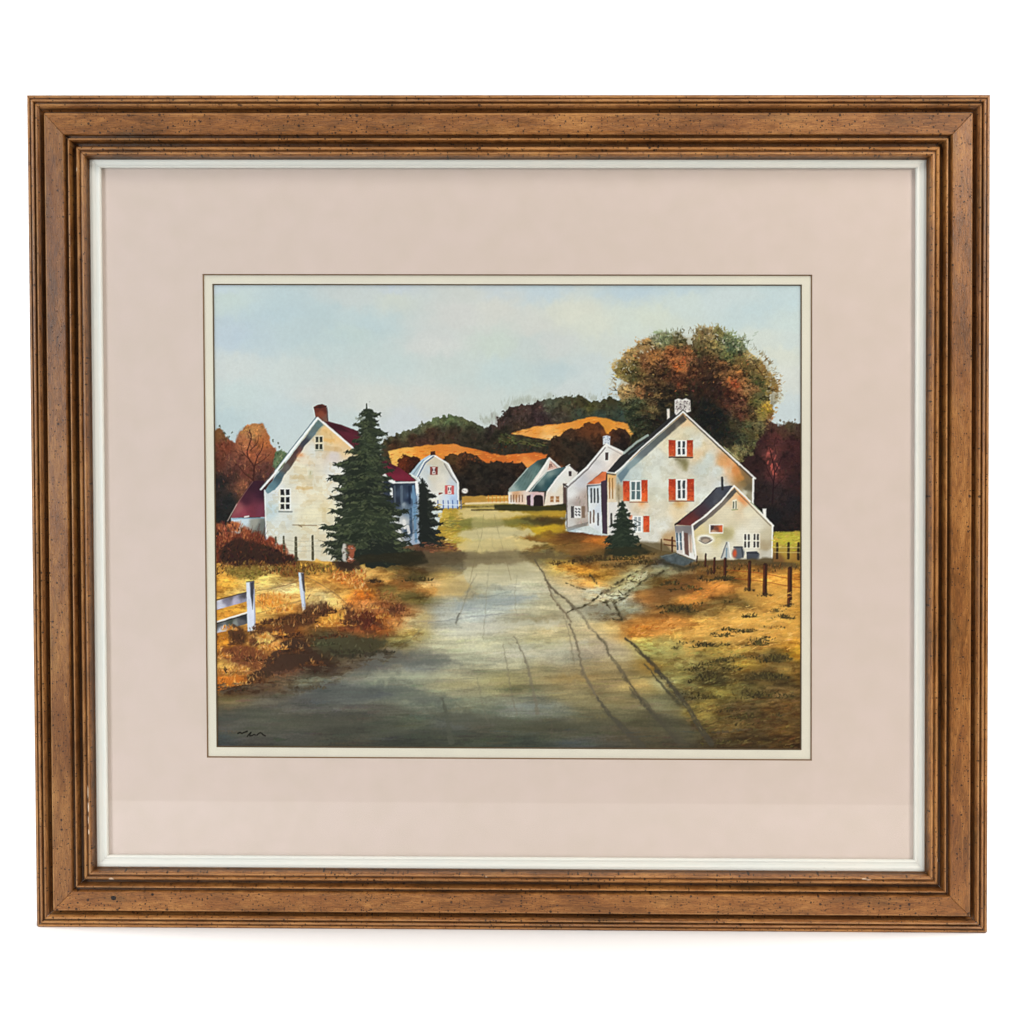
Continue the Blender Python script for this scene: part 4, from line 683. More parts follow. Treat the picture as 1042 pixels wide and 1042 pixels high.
for x, y, w, h, c, a in [(303,486,15,5,(206,186,146),.6),(310,496.5,17,3.5,(208,176,122),.7),(299,491,8,3,(214,196,160),.5),(337,456,14,5,(206,170,116),.5),(316,483,4,8,(190,190,160),.4),(320,510,18,3,(214,200,166),.5),(330,519,14,4,(214,196,150),.5),(313,530,20,3,(212,200,168),.5),(318,474,14,2,(200,190,176),.5),(292,535,14,3,(196,196,186),.4),(312,547,24,3,(206,198,174),.5),(333,448,16,4,(226,166,80),.4),(305,519,10,3,(214,204,178),.5),(340,490,10,3,(216,200,166),.4)]:
    poly([(x-w/2,y-h/2),(x+w/2,y-h/2+.5),(x+w/2,y+h/2),(x-w/2,y+h/2)], c, a, soft=.9, warp=1.0)
wash([(323.5,427.5),(329,432),(318,445),(311,453),(302.5,466),(290,483),(286,490),(280,498),(273,503),(269.3,499.5)], [(324,432,98,122,124),(318,440,104,122,128),(310,450,62,66,76),(302,460,74,56,58),(306,461,120,74,66),(296,468,84,66,62),(290,476,96,92,90),(283,486,70,92,102),(276,494,92,124,136),(272,499,112,144,154)], soft=.5, warp=.6)
blob(307, 463.5, 5, 4, (216,148,96), .85, .5, -.8); blob(302, 470, 4, 3, (206,160,120), .6, .5)
line([(287.5,470),(304,448),(322,425)], (150,178,190), 1.7, .9); line([(280,479),(296,459)], (176,196,204), 1.2, .7)
poly([(324,425.5),(333,428.5),(348,432.5),(364,438.5),(374,452),(372,466),(363,460),(345,444)], (84,32,44), soft=.45, tex=.12); line([(326,427),(346,443)], (36,20,28), 1.6, .8); poly([(333,429),(346,433),(356,440),(340,437)], (50,24,32), .6, soft=1)
line([(265.3,498),(277,485),(300,454.5),(323.5,425.2),(345,443.7),(364,460.3)], (244,244,240), 2.1)
line([(265,496.8),(322,424)], (76,92,104), .7, .8)
line([(269.3,499),(271,549)], (232,238,240), 1.3)
wash([(319,414),(323,412),(327.5,411),(331.8,413),(333.5,429.5),(328,428.5),(323.5,424),(321,425),(319.8,418)], [(322,416,104,48,38),(326,420,128,66,48),(331,416,96,46,38),(331,426,120,84,72),(325,412,70,34,30)], soft=.4, tex=.12)
line([(319.2,415),(332,413.5)], (54,28,26), 1.2, .8); line([(332.6,415),(333.6,428)], (50,26,26), 1.1, .8); line([(318.3,413.5),(320.5,424)], (222,226,220), .8, .8)
poly([(319.8,443),(329.2,443),(329.2,458.6),(319.8,458.6)], (226,224,212), .6, soft=.8)
poly([(284,496.5),(296.3,496.5),(296.3,520),(284,520)], (232,232,226), .75, soft=.7)
for x in (322.6,326.6):
    for y0, y1 in ((444.8,449.4),(452.3,456.8)): poly([(x-1.4,y0-.5),(x+1.4,y0-.5),(x+1.5,y1+.5),(x-1.3,y1+.5)], (40,44,40), .94, soft=.3, warp=.2)
line([(320.5,458.6),(328.5,458.2)], (140,150,140), .9, .7)
for x in (287.4,292.8):
    for y0, y1 in ((498.6,503.2),(506.4,510.6),(513.6,517.6)): poly([(x-1.9,y0-.6),(x+1.9,y0-.6),(x+1.9,y1+.6),(x-1.9,y1+.6)], (28,28,32), .95, soft=.3, warp=.2)
line([(284,520.6),(297,520.8)], (120,126,122), 1.7, .8)
line([(298,534.2),(322,534.8)], (146,128,98), 1.1, .8); line([(304,534.5),(307,536)], (120,100,76), 1.4, .7); dab(316, 481, 4, 1.4, PI/2, rgb((150,140,96)), .8)
glaze([(323.5,428),(345,446),(364,462),(400,500),(400,560),(300,570),(271,549),(270,500)], N_f2, .2, .045, (.5,1,1.9), 1)
# right wing and porch behind the spruce
poly([(380,462),(395,470.5),(407,476),(416,483),(423.5,489.5),(406,490.5),(393,487),(380,480)], (112,34,52), soft=.45, tex=.1); line([(390,470),(402,476)], (50,26,38), 2.5, .6)
wash([(390,489),(424,490.5),(427,553),(412,556),(390,552)], [(400,495,36,42,54),(408,502,60,72,90),(416,497,44,54,72),(404,510,40,46,60),(412,515,96,112,128),(416,508,34,44,66),(419,505,110,140,170),(423,520,128,160,190),(424,545,170,182,200),(410,533,206,206,206),(415,540,60,76,96),(405,545,200,196,190),(400,530,150,156,160)])
for x, c, w in [(401.5,(86,96,108),2),(408.5,(96,110,126),2.6),(416.5,(28,36,56),2.4)]: line([(x,495),(x+.5,512)], c, w, .75)
blob(411, 514, 4, 3.5, (150,160,168), .8, .4); line([(418,518),(418,545)], (38,60,86), 3, .8, dry=.3)
line([(400,491.3),(424,490.6)], (236,236,232), 1.5); line([(423.6,490.5),(425,503)], (244,244,240), 3); line([(425,503),(427.6,553)], (166,182,200), 1.8, .9); line([(420.5,495),(423.5,551)], (104,140,172), 2.6, .9)
line([(391,484),(394.5,487)], (244,242,238), 4); line([(396.5,488.5),(400.5,490.5)], (244,242,238), 3.6); line([(398,498),(398.4,505)], (236,236,234), 3.0)
for x, y, l in [(402,526,8),(411,530,7),(415,536,6),(406,539,8)]: line([(x,y),(x+1,y+l)], (224,222,220), 3.2, .9)

# ---- spruces
def spruce(ax, ay, by, prof, n, cols, lit, rise=.0):
    """prof: (y, left reach, right reach) of every bough tip; boughs are fat wedges with ragged, upturned ends"""
    ys = [p[0] for p in prof]
    def reach(y, k): return float(np.interp(y, ys, [p[k] for p in prof]))
    H = by-ay
    body = [(ax-reach(y, 1)*.46, y) for y in ys]+[(ax+reach(y, 2)*.46, y) for y in reversed(ys)]
    poly(body, cols[0], soft=.9, warp=3.0, wl=(N_lf, N_fx))
    line([(ax, ay), (ax+.3, ay+H*.12)], cols[0], 1.3, .95, w2=3)
    for (y, L, Rr) in prof[1:]:
        for R, s in ((L, -1), (Rr, 1)):
            if R < 2: continue
            th = 1.3+R*.115; x1 = ax+s*R
            q = [(ax, y-th*1.9), (ax+s*R*.45, y-th*1.35), (ax+s*R*.8, y-th*.4), (x1, y-th*.2-1.0-R*.03), (ax+s*R*.82, y+th*.35), (ax+s*R*.6, y+th*.8), (ax+s*R*.3, y+th*.9), (ax, y+th)]
            poly(q, rnd.choice(cols), .95, soft=.5, warp=.9+R*.02, wl=(N_lf, N_fx))
            for m in range(int(5+R*.8)):    # ragged twigs under and over the bough
                t = rnd.uniform(.3, 1.0); xx = ax+s*R*t; yy = y+rnd.uniform(-th*.7, th*.9)*(1.15-t)
                dab(xx, yy, rnd.uniform(2.5, 5.5)+R*.05, rnd.uniform(1.1, 2.3), (.5 if s > 0 else PI-.5)+rnd.gauss(.1*s, .4), rgb(rnd.choice(cols)), .95)
            for m in range(int(R*.55)):     # lighter needles catching the sun
                t = rnd.uniform(.05, .85); xx = ax+s*R*t; yy = y-th*rnd.uniform(.1, 1.0)*(1.1-t)
                dab(xx, yy, rnd.uniform(3, 8), rnd.uniform(1.2, 3.0), (.3 if s > 0 else PI-.3)+rnd.gauss(0, .3), rgb(rnd.choice(lit)), rnd.uniform(.3, .75))
    for i in range(int(H*1.4)):
        y = rnd.uniform(ay+8, by-4); R = reach(y, 1 if rnd.random() < .5 else 2)*.75; s = rnd.choice((-1, 1))
        dab(ax+s*R*rnd.uniform(0, .8), y, rnd.uniform(4, 9), rnd.uniform(1.4, 3), (0.4 if s > 0 else PI-.4)+rnd.gauss(0, .3), rgb(rnd.choice(lit+cols)), rnd.uniform(.25, .6))

SC = [(42,50,38),(34,40,32),(50,58,42),(32,37,32)]; SLt = [(82,92,62),(68,78,52),(98,104,74),(58,68,50),(40,46,38),(44,52,42),(74,82,66)]
spruce(373, 411, 571, [(411,.5,.5),(418,3,4),(422,7,14),(428,5,12),(432,14,12),(438,8,14),(442,9,22),(449,14,16),(455,12,20),(460,21,19),(466,14,24),(473,35,24),(479,24,28),(487,40,26),(494,28,24),(499,34,24),(507,39,27),(514,30,32),(521,38,43),(529,34,34),(537,47,40),(545,40,44),(554,47,46),(562,43,50),(568,36,58),(571,24,50)], 58, SC, SLt)
for x,y,rx,ry in [(371,430,5,4),(376,444,6,4),(366,462,7,4),(382,470,6,4),(372,486,9,4),(356,492,7,4),(388,498,8,4),(364,512,10,5),(392,520,9,4),(378,532,9,5),(355,540,9,4),(398,545,10,4),(372,552,12,5),(410,560,9,3)]:
    for m in range(16): dab(x+rnd.gauss(0,rx*.6), y+rnd.gauss(0,ry*.6), rnd.uniform(3,7), rnd.uniform(1.4,3), rnd.choice((.45,PI-.45))+rnd.gauss(0,.3), rgb(rnd.choice([(72,80,52),(84,92,62),(62,70,46),(94,98,70)])), rnd.uniform(.25,.6))
poly([(360,566),(428,560),(436,572),(418,577),(395,572),(365,573)], (42,38,26), .85, soft=1.2, warp=1.2)
spruce(430, 487, 553, [(487,.5,.5),(494,3,4),(499,3,7),(505,3,13),(512,4,12),(517,4,17),(525,4,16),(533,4,21),(541,4,19),(548,4,23),(554,3,22)], 26, [(32,36,34),(26,30,30),(38,42,36)], [(52,58,48),(34,38,34),(44,50,40)])
poly([(426,496),(430,492),(434,500),(436,553),(427,554)], (30,34,32), .9, soft=.7, warp=.8)
for x, y in [(427,493),(433,497),(428,500)]: dab(x, y, 3, 2, 1, rgb((30,36,32)), .9)
spruce(633, 510, 562, [(510,.5,.5),(514,4,3),(519,4,6),(524,6,8),(530,8,11),(535,12,14),(541,11,13),(547,15,16),(551,18,18),(557,17,19),(563,15,16)], 24, [(34,44,36),(28,36,30),(40,50,38)], [(56,68,50),(44,54,42),(34,42,34)])
poly([(616,558),(652,556),(664,562),(650,566),(615,565)], (44,44,30), .8, soft=1.2, warp=1)
# bright grass against the small spruce
for k in range(26):
    y = rnd.uniform(512, 552); x = float(np.interp(y, [512,532,552], [443,450,454])); dab(x+rnd.uniform(0,5), y, rnd.uniform(4,8), 1.4, rnd.uniform(-.5,.3), rgb(rnd.choice([(206,176,84),(190,160,62),(222,200,130)])), .85)
scatter([(452,520),(470,517),(468,556),(456,556)], 90, (4,8), (1,2.2), (-.4,.2), [(190,160,66),(170,142,56),(206,178,90),(140,124,52)], .06, alpha=(.4,.8))
scatter([(430,552),(462,553),(470,560),(440,562)], 60, (3,7), (1,2), (-.3,.3), [(110,72,52),(140,98,60),(90,60,48)], .1)
for y, x0, x1, c in [(564,440,512,(84,70,50)),(568,432,520,(76,64,46)),(573,440,500,(96,84,62))]: line([(x0,y),((x0+x1)/2,y+1.2),(x1,y-1)], c, 3.4, .5, smooth=True, dry=.4, soft=1.4, warp=1)

# the lane runs on through the shadow band
poly([(478,552),(520,552),(538,575),(545,584),(470,584),(474,570)], (176,164,124), .38, soft=3, warp=3, tex=.06, N=N_str)
poly([(484,522),(508,522),(518,545),(524,556),(476,556),(480,540)], (200,186,136), .45, soft=2.5, warp=2.5, tex=.06, N=N_str)
for p in ([(492,524),(490,545),(484,566),(478,592)],[(503,524),(508,545),(514,566),(520,590)]): line(p, (120,106,74), .8, .35, w2=1.2, smooth=True, dry=.35)
# ---- left foreground: bushes, verge, fences
for x, y, r, c in [(225,537,7,(140,78,52)),(238,536,7,(186,108,66)),(250,541,7,(156,84,52)),(232,546,8,(130,68,46)),(262,548,8,(128,62,42)),(275,552,8,(136,64,42)),(287,558,7,(124,58,38)),(224,552,6,(160,84,46)),(296,566,5,(120,52,34))]:
    blob(x, y, r, r*.8, c, 1, .25, warp=2.5)
poly([(219,545),(262,543),(274,552),(290,560),(302,570),(300,576),(219,574)], (112,54,36), soft=1.2, warp=2)
scatter([(219,532),(240,531),(262,541),(288,556),(299,568),(219,562)], 420, (2.5,6), (1,2.2), UP, [(156,86,54),(182,110,68),(130,66,44),(104,52,38),(190,118,76),(82,44,34)], .1)
poly([(222,556),(232,551),(244,549),(262,552),(280,558),(296,564),(303,571),(296,575),(250,575),(222,573)], (50,34,28), .95, soft=1.5, warp=2.4)
scatter([(222,553),(262,550),(302,569),(298,576),(222,574)], 220, (2,5), (1,2.4), (-2.6,-.5), [(44,30,26),(60,38,28),(34,26,26),(84,46,32)], .1)
for i in range(16):
    x = rnd.uniform(238, 266); line([(x,556),(x+rnd.uniform(3,9),536+rnd.uniform(-4,6))], (70,36,28), .8, .7, w2=.4)
scatter([(219,571),(302,571),(345,578),(300,586),(219,584)], 420, (2.5,6), (1,2.4), (-2.6,-.4), [(110,76,40),(86,60,32),(130,96,48),(70,48,30),(140,84,40)], .1)
poly([(228,579),(245,575),(266,577),(272,583),(262,588.5),(250,590),(238,587)], (128,108,48), .75, soft=2.2, warp=2)
scatter([(235,580),(266,580),(262,590),(242,588)], 60, (2,5), (1,2), (-.6,.3), [(120,104,42),(150,132,60),(100,84,38)], .08)
scatter([(300,574),(345,570),(348,582),(306,584)], 90, (2.5,5.5), (1,2), UP, [(120,110,46),(90,76,36),(226,170,70),(140,110,50)], .1)
for x, y in [(322,572),(328,573),(333,574)]: blob(x, y, 4.5, 2.6, (232,180,84), .85, .4)
poly([(338,572),(365,570),(368,580),(345,581)], (58,44,34), .85, soft=1.2, warp=1.5)
scatter([(335,580),(372,578),(372,600),(345,592)], 110, (3,7), (1,2.2), (-2.4,-.2), [(206,116,50),(226,160,84),(160,84,38),(236,190,120)], .08)
for x, y0, y1, w in [(280.5,546.5,552,1.5),(288.6,546,561,1.9),(301,547,570,2.6),(318,545.5,569,2.2)]: line([(x,y0),(x+.3,y1)], (66,62,44), w, .92, w2=w*1.2)
for y in (551,556,561): line([(288,y-2),(301,y),(318,y-.5),(332,y)], (176,170,150), .6, .75)
# red and white churn by the spruce
poly([(348,557),(351,554),(353,555),(353,571),(349,570)], (206,200,192), .9, soft=.9, warp=1.6); poly([(354,555),(359,554.5),(361.5,558),(360,571),(355,573)], (164,88,62), .9, soft=.9, warp=1.6)
for k in range(34): dab(rnd.uniform(347,362.5), rnd.uniform(554,573), rnd.uniform(1.8,3.4), 1.3, rnd.uniform(-.6,.6), rgb(rnd.choice([(226,208,198),(130,58,42),(206,140,112),(70,50,44),(96,66,52),(60,52,40)])), .8)
line([(349.5,553),(361,554)], (84,78,66), 1, .8); poly([(342,571),(362,573),(358,579),(346,577)], (44,32,26), .8, soft=1.0, warp=1.5)
# pale lane and wires
for p in ([(262,601),(285,597),(306,590.5)],[(308,586),(322,592),(342,605),(357,619)],[(262,611),(275,619),(290,615),(306,611)],[(262,624),(285,618),(308,611)]): line(p, (120,92,60), .8, .7, smooth=True, dry=.2)
scatter([(262,606),(275,602),(296,606),(300,620),(270,624)], 120, (3,6), (1,2), UP, [(216,140,56),(226,164,80),(196,116,44),(236,190,110)], .08, alpha=(.4,.85))
# rail fence
wash([(219,612),(251,602.5),(252.5,611.5),(219,621)], [(222,612,206,206,220),(235,608,110,104,112),(225,617,196,196,212),(240,612,196,190,214),(248,606,80,76,84),(248,611,150,150,170),(230,612,126,122,140)], soft=.45, tex=.12); line([(219,611),(252,602.3)], (50,44,48), 1.1, .8)
wash([(219,634),(253.5,623.5),(254.5,634),(219,643.5)], [(222,636,96,98,98),(235,632,70,74,66),(248,628,46,48,52),(240,635,130,134,130),(225,641,206,210,224),(246,634,90,88,92)], soft=.45, tex=.12); line([(219,633.3),(254,622.6)], (240,240,246), 1.6); line([(219,635),(253,625)], (40,40,44), 1, .8); line([(220,643.5),(240,639)], (206,210,228), 1.6, .8)
poly([(250.5,592.5),(258.5,591.5),(260,640),(257,644),(252,643)], (214,220,238), soft=.45, tex=.04); poly([(254.3,592.5),(258.8,591.5),(258,608),(257,620),(255,606)], (54,54,64), .95, soft=.7); line([(251,592),(258,591.3)], (70,60,50), 1.2, .8); line([(258.6,600),(259.5,636)], (150,156,180), 1.3, .8)
poly([(303.5,582.5),(308.5,583),(311,619),(308,622),(305.5,605)], (206,214,232), soft=.45); poly([(306,583),(309.3,583.5),(310.8,603),(308.5,601)], (60,54,56), .9, soft=.6); line([(309.5,602),(310.5,619)], (140,146,166), 1.1, .8)
dab(314, 607, 7, 1.4, -1.0, rgb((96,60,48)), .8)
tuft(256, 645, 6, 14, [(84,56,34),(206,150,70),(60,42,30)], .7, 6)
# verge: dry grass in clumps
for x, y, rx, ry, c, a in [(300,630,14,6,(96,60,36),.6),(322,626,12,5,(84,54,40),.7),(300,658,16,7,(66,44,34),.7),(316,672,13,6,(52,38,32),.75),(240,651,5,5,(70,44,28),.8),(270,641,10,5,(90,58,36),.7),(258,668,18,6,(116,66,42),.5),(340,655,22,5,(74,74,50),.6),(345,662,22,3.5,(50,46,34),.7),
   (268,651,5,3.5,(240,190,104),.9),(276,655,6,3,(232,170,92),.8),(283,658,5,3.5,(226,160,92),.8),(335,628,10,4,(216,152,64),.7),(229,677,12,6,(216,168,84),.6),(240,674,8,3,(226,190,120),.5),(228,694,11,4,(206,116,34),.7),(245,690,12,3,(190,116,46),.6),(233,700,9,3,(58,40,28),.7),(372,630,6,5,(84,38,26),.8),(382,636,6,4,(110,54,30),.7),
   (371,615,6,5,(228,148,78),.8),(400,620,9,4,(96,56,36),.7),(381,590,9,3,(96,66,38),.7),(422,587,16,3.5,(74,62,36),.7),(395,598,24,3,(110,94,50),.5),(415,607,26,3,(92,82,44),.65),(378,583,10,3,(232,180,98),.7),(294,642,14,5,(160,94,44),.5),(362,640,12,6,(120,66,38),.5),(350,630,9,4,(200,130,56),.5),(380,656,16,3,(66,56,36),.6)]:
    blob(x, y, rx, ry, c, a, .5, -.1, warp=3)
for q, c, a in [([(250,652),(262,644),(275,640),(288,634),(300,631),(312,624),(326,618),(336,617),(340,621),(330,627),(318,632),(306,640),(290,648),(272,656),(256,658)],(88,54,34),.85),
  ([(288,655),(300,650),(312,654),(320,664),(328,674),(333,683),(320,683),(305,677),(290,683),(270,690),(252,696),(248,690),(262,682),(272,672),(280,662)],(62,44,34),.88),
  ([(226,660),(244,656),(262,660),(272,668),(262,680),(244,676),(228,672)],(118,68,42),.7),([(224,700),(240,696),(258,697),(246,704),(226,706)],(62,44,32),.8),([(219,690),(236,687),(250,690),(238,698),(219,704)],(196,112,40),.75),
  ([(340,624),(352,618),(366,624),(380,630),(392,640),(378,644),(362,640),(346,636)],(84,50,34),.75),([(366,628),(374,622),(382,630),(378,640),(368,638)],(78,36,26),.8),([(318,652),(340,646),(372,650),(396,656),(380,662),(350,666),(326,662)],(70,66,46),.8),
  ([(335,661),(365,664),(400,661),(402,664),(370,669),(340,668)],(50,46,36),.75),([(312,617),(320,613),(333,613),(337,618),(326,624),(312,627)],(80,54,36),.75),([(232,642),(236,636),(248,640),(248,654),(236,654)],(68,44,30),.7),
  ([(396,618),(408,614),(414,620),(408,626),(398,626)],(92,56,38),.7),([(262,648),(272,644),(280,650),(272,655),(262,654)],(222,176,98),.8),([(330,630),(342,622),(352,622),(350,630),(338,634)],(218,156,70),.75)]:
    poly(q, c, a, soft=1.3, warp=3.0); scatter(q, 34, (2.5, 6), (1.2, 2.6), UP, [c, tuple(int(v*1.25) for v in c), tuple(int(v*.8) for v in c)], .12, hue=.015, alpha=(.4, .85))
LB = [(70,44,30),(96,60,36),(52,36,28),(120,74,40),(84,50,34)]; LO = [(226,158,70),(206,130,50),(240,186,96),(190,110,44),(232,172,110)]
for x, y, n, h, wd, c in [(240,655,22,8,6,LB),(262,640,20,7,8,LB),(275,634,26,9,12,LB),(268,648,14,6,8,LO),(296,630,34,9,14,LB),(318,626,40,9,15,LB),(335,623,18,7,8,LB),(310,634,24,8,12,LB),(285,622,20,8,10,LO),(335,636,28,8,12,LO),(350,636,26,8,12,LO),(358,634,30,8,10,LB),
   (232,640,12,8,8,LO),(285,660,24,8,8,LO),(270,660,22,7,8,LO),(300,664,36,9,14,LB),(318,676,34,8,12,LB),(255,672,30,7,12,LB),(230,668,16,8,8,LO),(228,684,30,7,10,LO),(246,682,24,6,10,LO),(300,648,24,8,14,LB),(284,645,16,7,8,LO),(340,648,20,6,12,LB),
   (372,628,22,7,7,[(80,36,24),(110,56,30)]),(380,640,20,7,8,[(120,60,32),(150,80,38)]),(404,620,24,6,8,[(84,48,34),(110,66,40)]),(370,600,14,6,6,LO),(378,618,20,7,8,LO),(390,628,18,7,8,LO),(380,592,20,5,8,[(76,54,34),(50,40,28)]),(424,590,24,5,13,[(62,54,32),(84,70,40)]),(436,558,14,4,14,[(96,66,44)]),
   (296,684,16,5,16,[(120,80,56),(90,64,50)]),(262,694,14,5,14,LB),(244,696,14,5,10,LO),(322,700,8,4,10,[(90,80,64)]),(355,664,20,5,14,[(54,52,38),(80,78,54)]),(330,656,20,5,14,[(64,64,44),(90,90,60)])]:
    clump(x, y-h*.2, wd, h*.62, [tuple(int(v*.92) for v in q) for q in c], 1.15 if c is not LO else .8)
scatter([(360,600),(400,600),(420,625),(405,645),(370,650),(350,625)], 240, (3,6), (1.2,2.4), (-2.4,-.4), [(170,104,58),(146,86,48),(112,66,40),(188,130,80),(96,58,38)], .08, alpha=(.25,.6))
scatter([(219,645),(262,650),(290,662),(262,690),(219,700)], 160, (2.5,5.5), (1,2.4), (-2.6,-.4), [(196,134,64),(150,92,46),(110,64,38),(214,166,96),(96,54,34)], .08, alpha=(.25,.6))
for x0, y0, n in [(262,646,14),(285,636,16),(300,632,12),(320,620,16),(336,616,10),(290,655,16),(308,655,12),(322,668,10),(262,668,20),(240,666,16),(232,680,18),(250,690,12),(350,622,12),(366,622,12),(380,630,12),(400,616,10),(345,642,12),(270,686,10)]:
    for m in range(n): 
        a = -PI/2+rnd.gauss(0, .45); dab(x0+rnd.gauss(0, 7), y0+rnd.gauss(0, 2.6), rnd.uniform(3, 6.5), rnd.uniform(.8, 1.6), a, rgb(rnd.choice([(206,150,78),(184,118,56),(150,96,52),(222,176,104),(64,42,30),(52,36,28)])), rnd.uniform(.35, .8))
for k in range(90):
    x = rnd.uniform(219, 400); y = float(np.interp(x, [219,262,316,330,400], [700,700,684,684,668]))+rnd.uniform(-5, 5)
    dab(x, y, rnd.uniform(5, 14), rnd.uniform(1.5, 3.4), rnd.uniform(-.3, .2), rgb(rnd.choice([(90,74,56),(76,66,52),(104,92,70),(64,52,42)])), .5)
# the painter's small signature, bottom left
for p, w in [([(242,746.3),(244.5,745.4),(246,746.2),(248.5,745.3),(251.5,744.2)],1.4),([(251.5,749.4),(253.5,747),(255.4,745.2),(254,748.6),(256.5,748.4),(258.5,747.4),(260,748)],1.1),([(261.5,748),(264,746),(266,746.2),(268,747.8),(270,748.8)],1.2)]:
    line(p, (22,20,16), w, .95, smooth=True, soft=.35)
# the wet edge wanders: warp everything very slightly and soften it as paper does
sx_ = np.clip((XX+.17*N_w1-PX0)*PS, 0, PW-1.01); sy_ = np.clip((YY+.17*N_w2-PY0)*PS, 0, PH-1.01)
a_, b_ = sx_.astype(int), sy_.astype(int); fa, fb = (sx_-a_)[..., None], (sy_-b_)[..., None]
cv = (cv[b_, a_]*(1-fa)+cv[b_, a_+1]*fa)*(1-fb)+(cv[b_+1, a_]*(1-fa)+cv[b_+1, a_+1]*fa)*fb
cv = cv.astype(np.float32)
bl = cv.copy()
for _ in range(2):
    bl[2:-2, 2:-2] = (bl[2:-2, 2:-2]*2+bl[:-4, 2:-2]+bl[4:, 2:-2]+bl[2:-2, :-4]+bl[2:-2, 4:])/6
cv = cv+.75*(cv-bl)
# paper tooth
cv *= (1+.012*N_gr)[..., None]
np.clip(cv, .02, .97, out=cv)

# ================================================================ the framed picture
from mathutils import Matrix, Vector
sc = bpy.context.scene
MM = .001
RACK = -0.00678          # the old frame has racked a hair out of square
BASE = 0.34982           # half its height: local z = 0 is the middle of the frame
HW, HH = 400.8, 349.82   # half width and half height of the outside, in mm
KL, KR, KT, KB = 48.9/63, 50.0/63, 51.7/63, 49.0/63   # mm per profile unit: each length was milled a little differently

def srgb(r, g, b, a=1.0):
    f = lambda v: (v/255/12.92) if v/255 <= .04045 else ((v/255+.055)/1.055)**2.4
    return (f(r), f(g), f(b), a)

root = bpy.data.objects.new('framed_picture', None)
root.location = (0, 0, 0); sc.collection.objects.link(root)
root['label'] = 'matted village road watercolour in a distressed brown wood frame with cream liner, on white'
root['category'] = 'picture frame'

def mesh_obj(name, verts, faces, mat, uvs=None, smooth=False, label=None, parent=root):
    """verts in frame-local millimetres (x right, y towards the back, z up from the middle)"""
    me = bpy.data.meshes.new(name)
    me.from_pydata([((x+RACK*z)*MM, y*MM, z*MM+BASE) for x, y, z in verts], [], faces)
    if uvs:
        l = me.uv_layers.new(name='UVMap')
        for p in me.polygons:
            for li, vi in zip(p.loop_indices, p.vertices): l.data[li].uv = uvs[vi]
    me.materials.append(mat)
    if smooth:
        for p in me.polygons: p.use_smooth = True
    o = bpy.data.objects.new(name, me); sc.collection.objects.link(o); o.parent = parent
    if label: o['label'] = label
    return o

class NT:
    def __init__(s, name):
        s.m = bpy.data.materials.new(name); s.m.use_nodes = True; s.t = s.m.node_tree; s.t.nodes.clear()
        s.out = s.n('ShaderNodeOutputMaterial')
    def n(s, typ, **k):
        nd = s.t.nodes.new(typ)
        for a, v in k.items():
            if hasattr(nd, a): setattr(nd, a, v)
        return nd
    def l(s, a, b): s.t.links.new(a, b)
    def val(s, sock, v):
        if isinstance(v, bpy.types.NodeSocket): s.l(v, sock)
        else: sock.default_value = v
    def math(s, op, a, b=0.0, c=0.0, clamp=False):
        nd = s.n('ShaderNodeMath', operation=op, use_clamp=clamp)
        for i, v in enumerate((a, b, c)): s.val(nd.inputs[i], v)
        return nd.outputs[0]
    def mix(s, f, a, b, typ='MIX'):
        nd = s.n('ShaderNodeMix', data_type='RGBA', blend_type=typ)
        s.val(nd.inputs[0], f); s.val(nd.inputs[6], a); s.val(nd.inputs[7], b); return nd.outputs[2]
    def ramp(s, f, stops, interp='LINEAR'):
        nd = s.n('ShaderNodeValToRGB'); e = nd.color_ramp.elements; nd.color_ramp.interpolation = interp
        while len(e) > len(stops): e.remove(e[-1])
        while len(e) < len(stops): e.new(.5)
        for i, (p, c) in enumerate(stops): e[i].position = p; e[i].color = c if isinstance(c, tuple) else (c, c, c, 1)
        s.val(nd.inputs[0], f); return nd.outputs[0]
    def noise(s, vec, scale, detail=3, rough=.55, dist=0.0):
        nd = s.n('ShaderNodeTexNoise'); s.val(nd.inputs['Vector'], vec)
        nd.inputs['Scale'].default_value = scale; nd.inputs['Detail'].default_value = detail
        nd.inputs['Roughness'].default_value = rough; nd.inputs['Distortion'].default_value = dist
        return nd.outputs[0]
    def mapv(s, vec, sc_=(1, 1, 1), loc=(0, 0, 0)):
        nd = s.n('ShaderNodeMapping'); s.val(nd.inputs['Vector'], vec)
        nd.inputs['Scale'].default_value = sc_; nd.inputs['Location'].default_value = loc; return nd.outputs[0]
    def bump(s, h, strength, dist=.001):
        nd = s.n('ShaderNodeBump'); nd.inputs['Strength'].default_value = strength; nd.inputs['Distance'].default_value = dist
        s.val(nd.inputs['Height'], h); return nd.outputs[0]
    def bsdf(s, col, rough, normal=None, spec=.5):
        nd = s.n('ShaderNodeBsdfPrincipled'); s.val(nd.inputs['Base Color'], col); s.val(nd.inputs['Roughness'], rough)
        nd.inputs['Specular IOR Level'].default_value = spec
        if normal is not None: s.l(normal, nd.inputs['Normal'])
        s.l(nd.outputs[0], s.out.inputs['Surface']); return nd

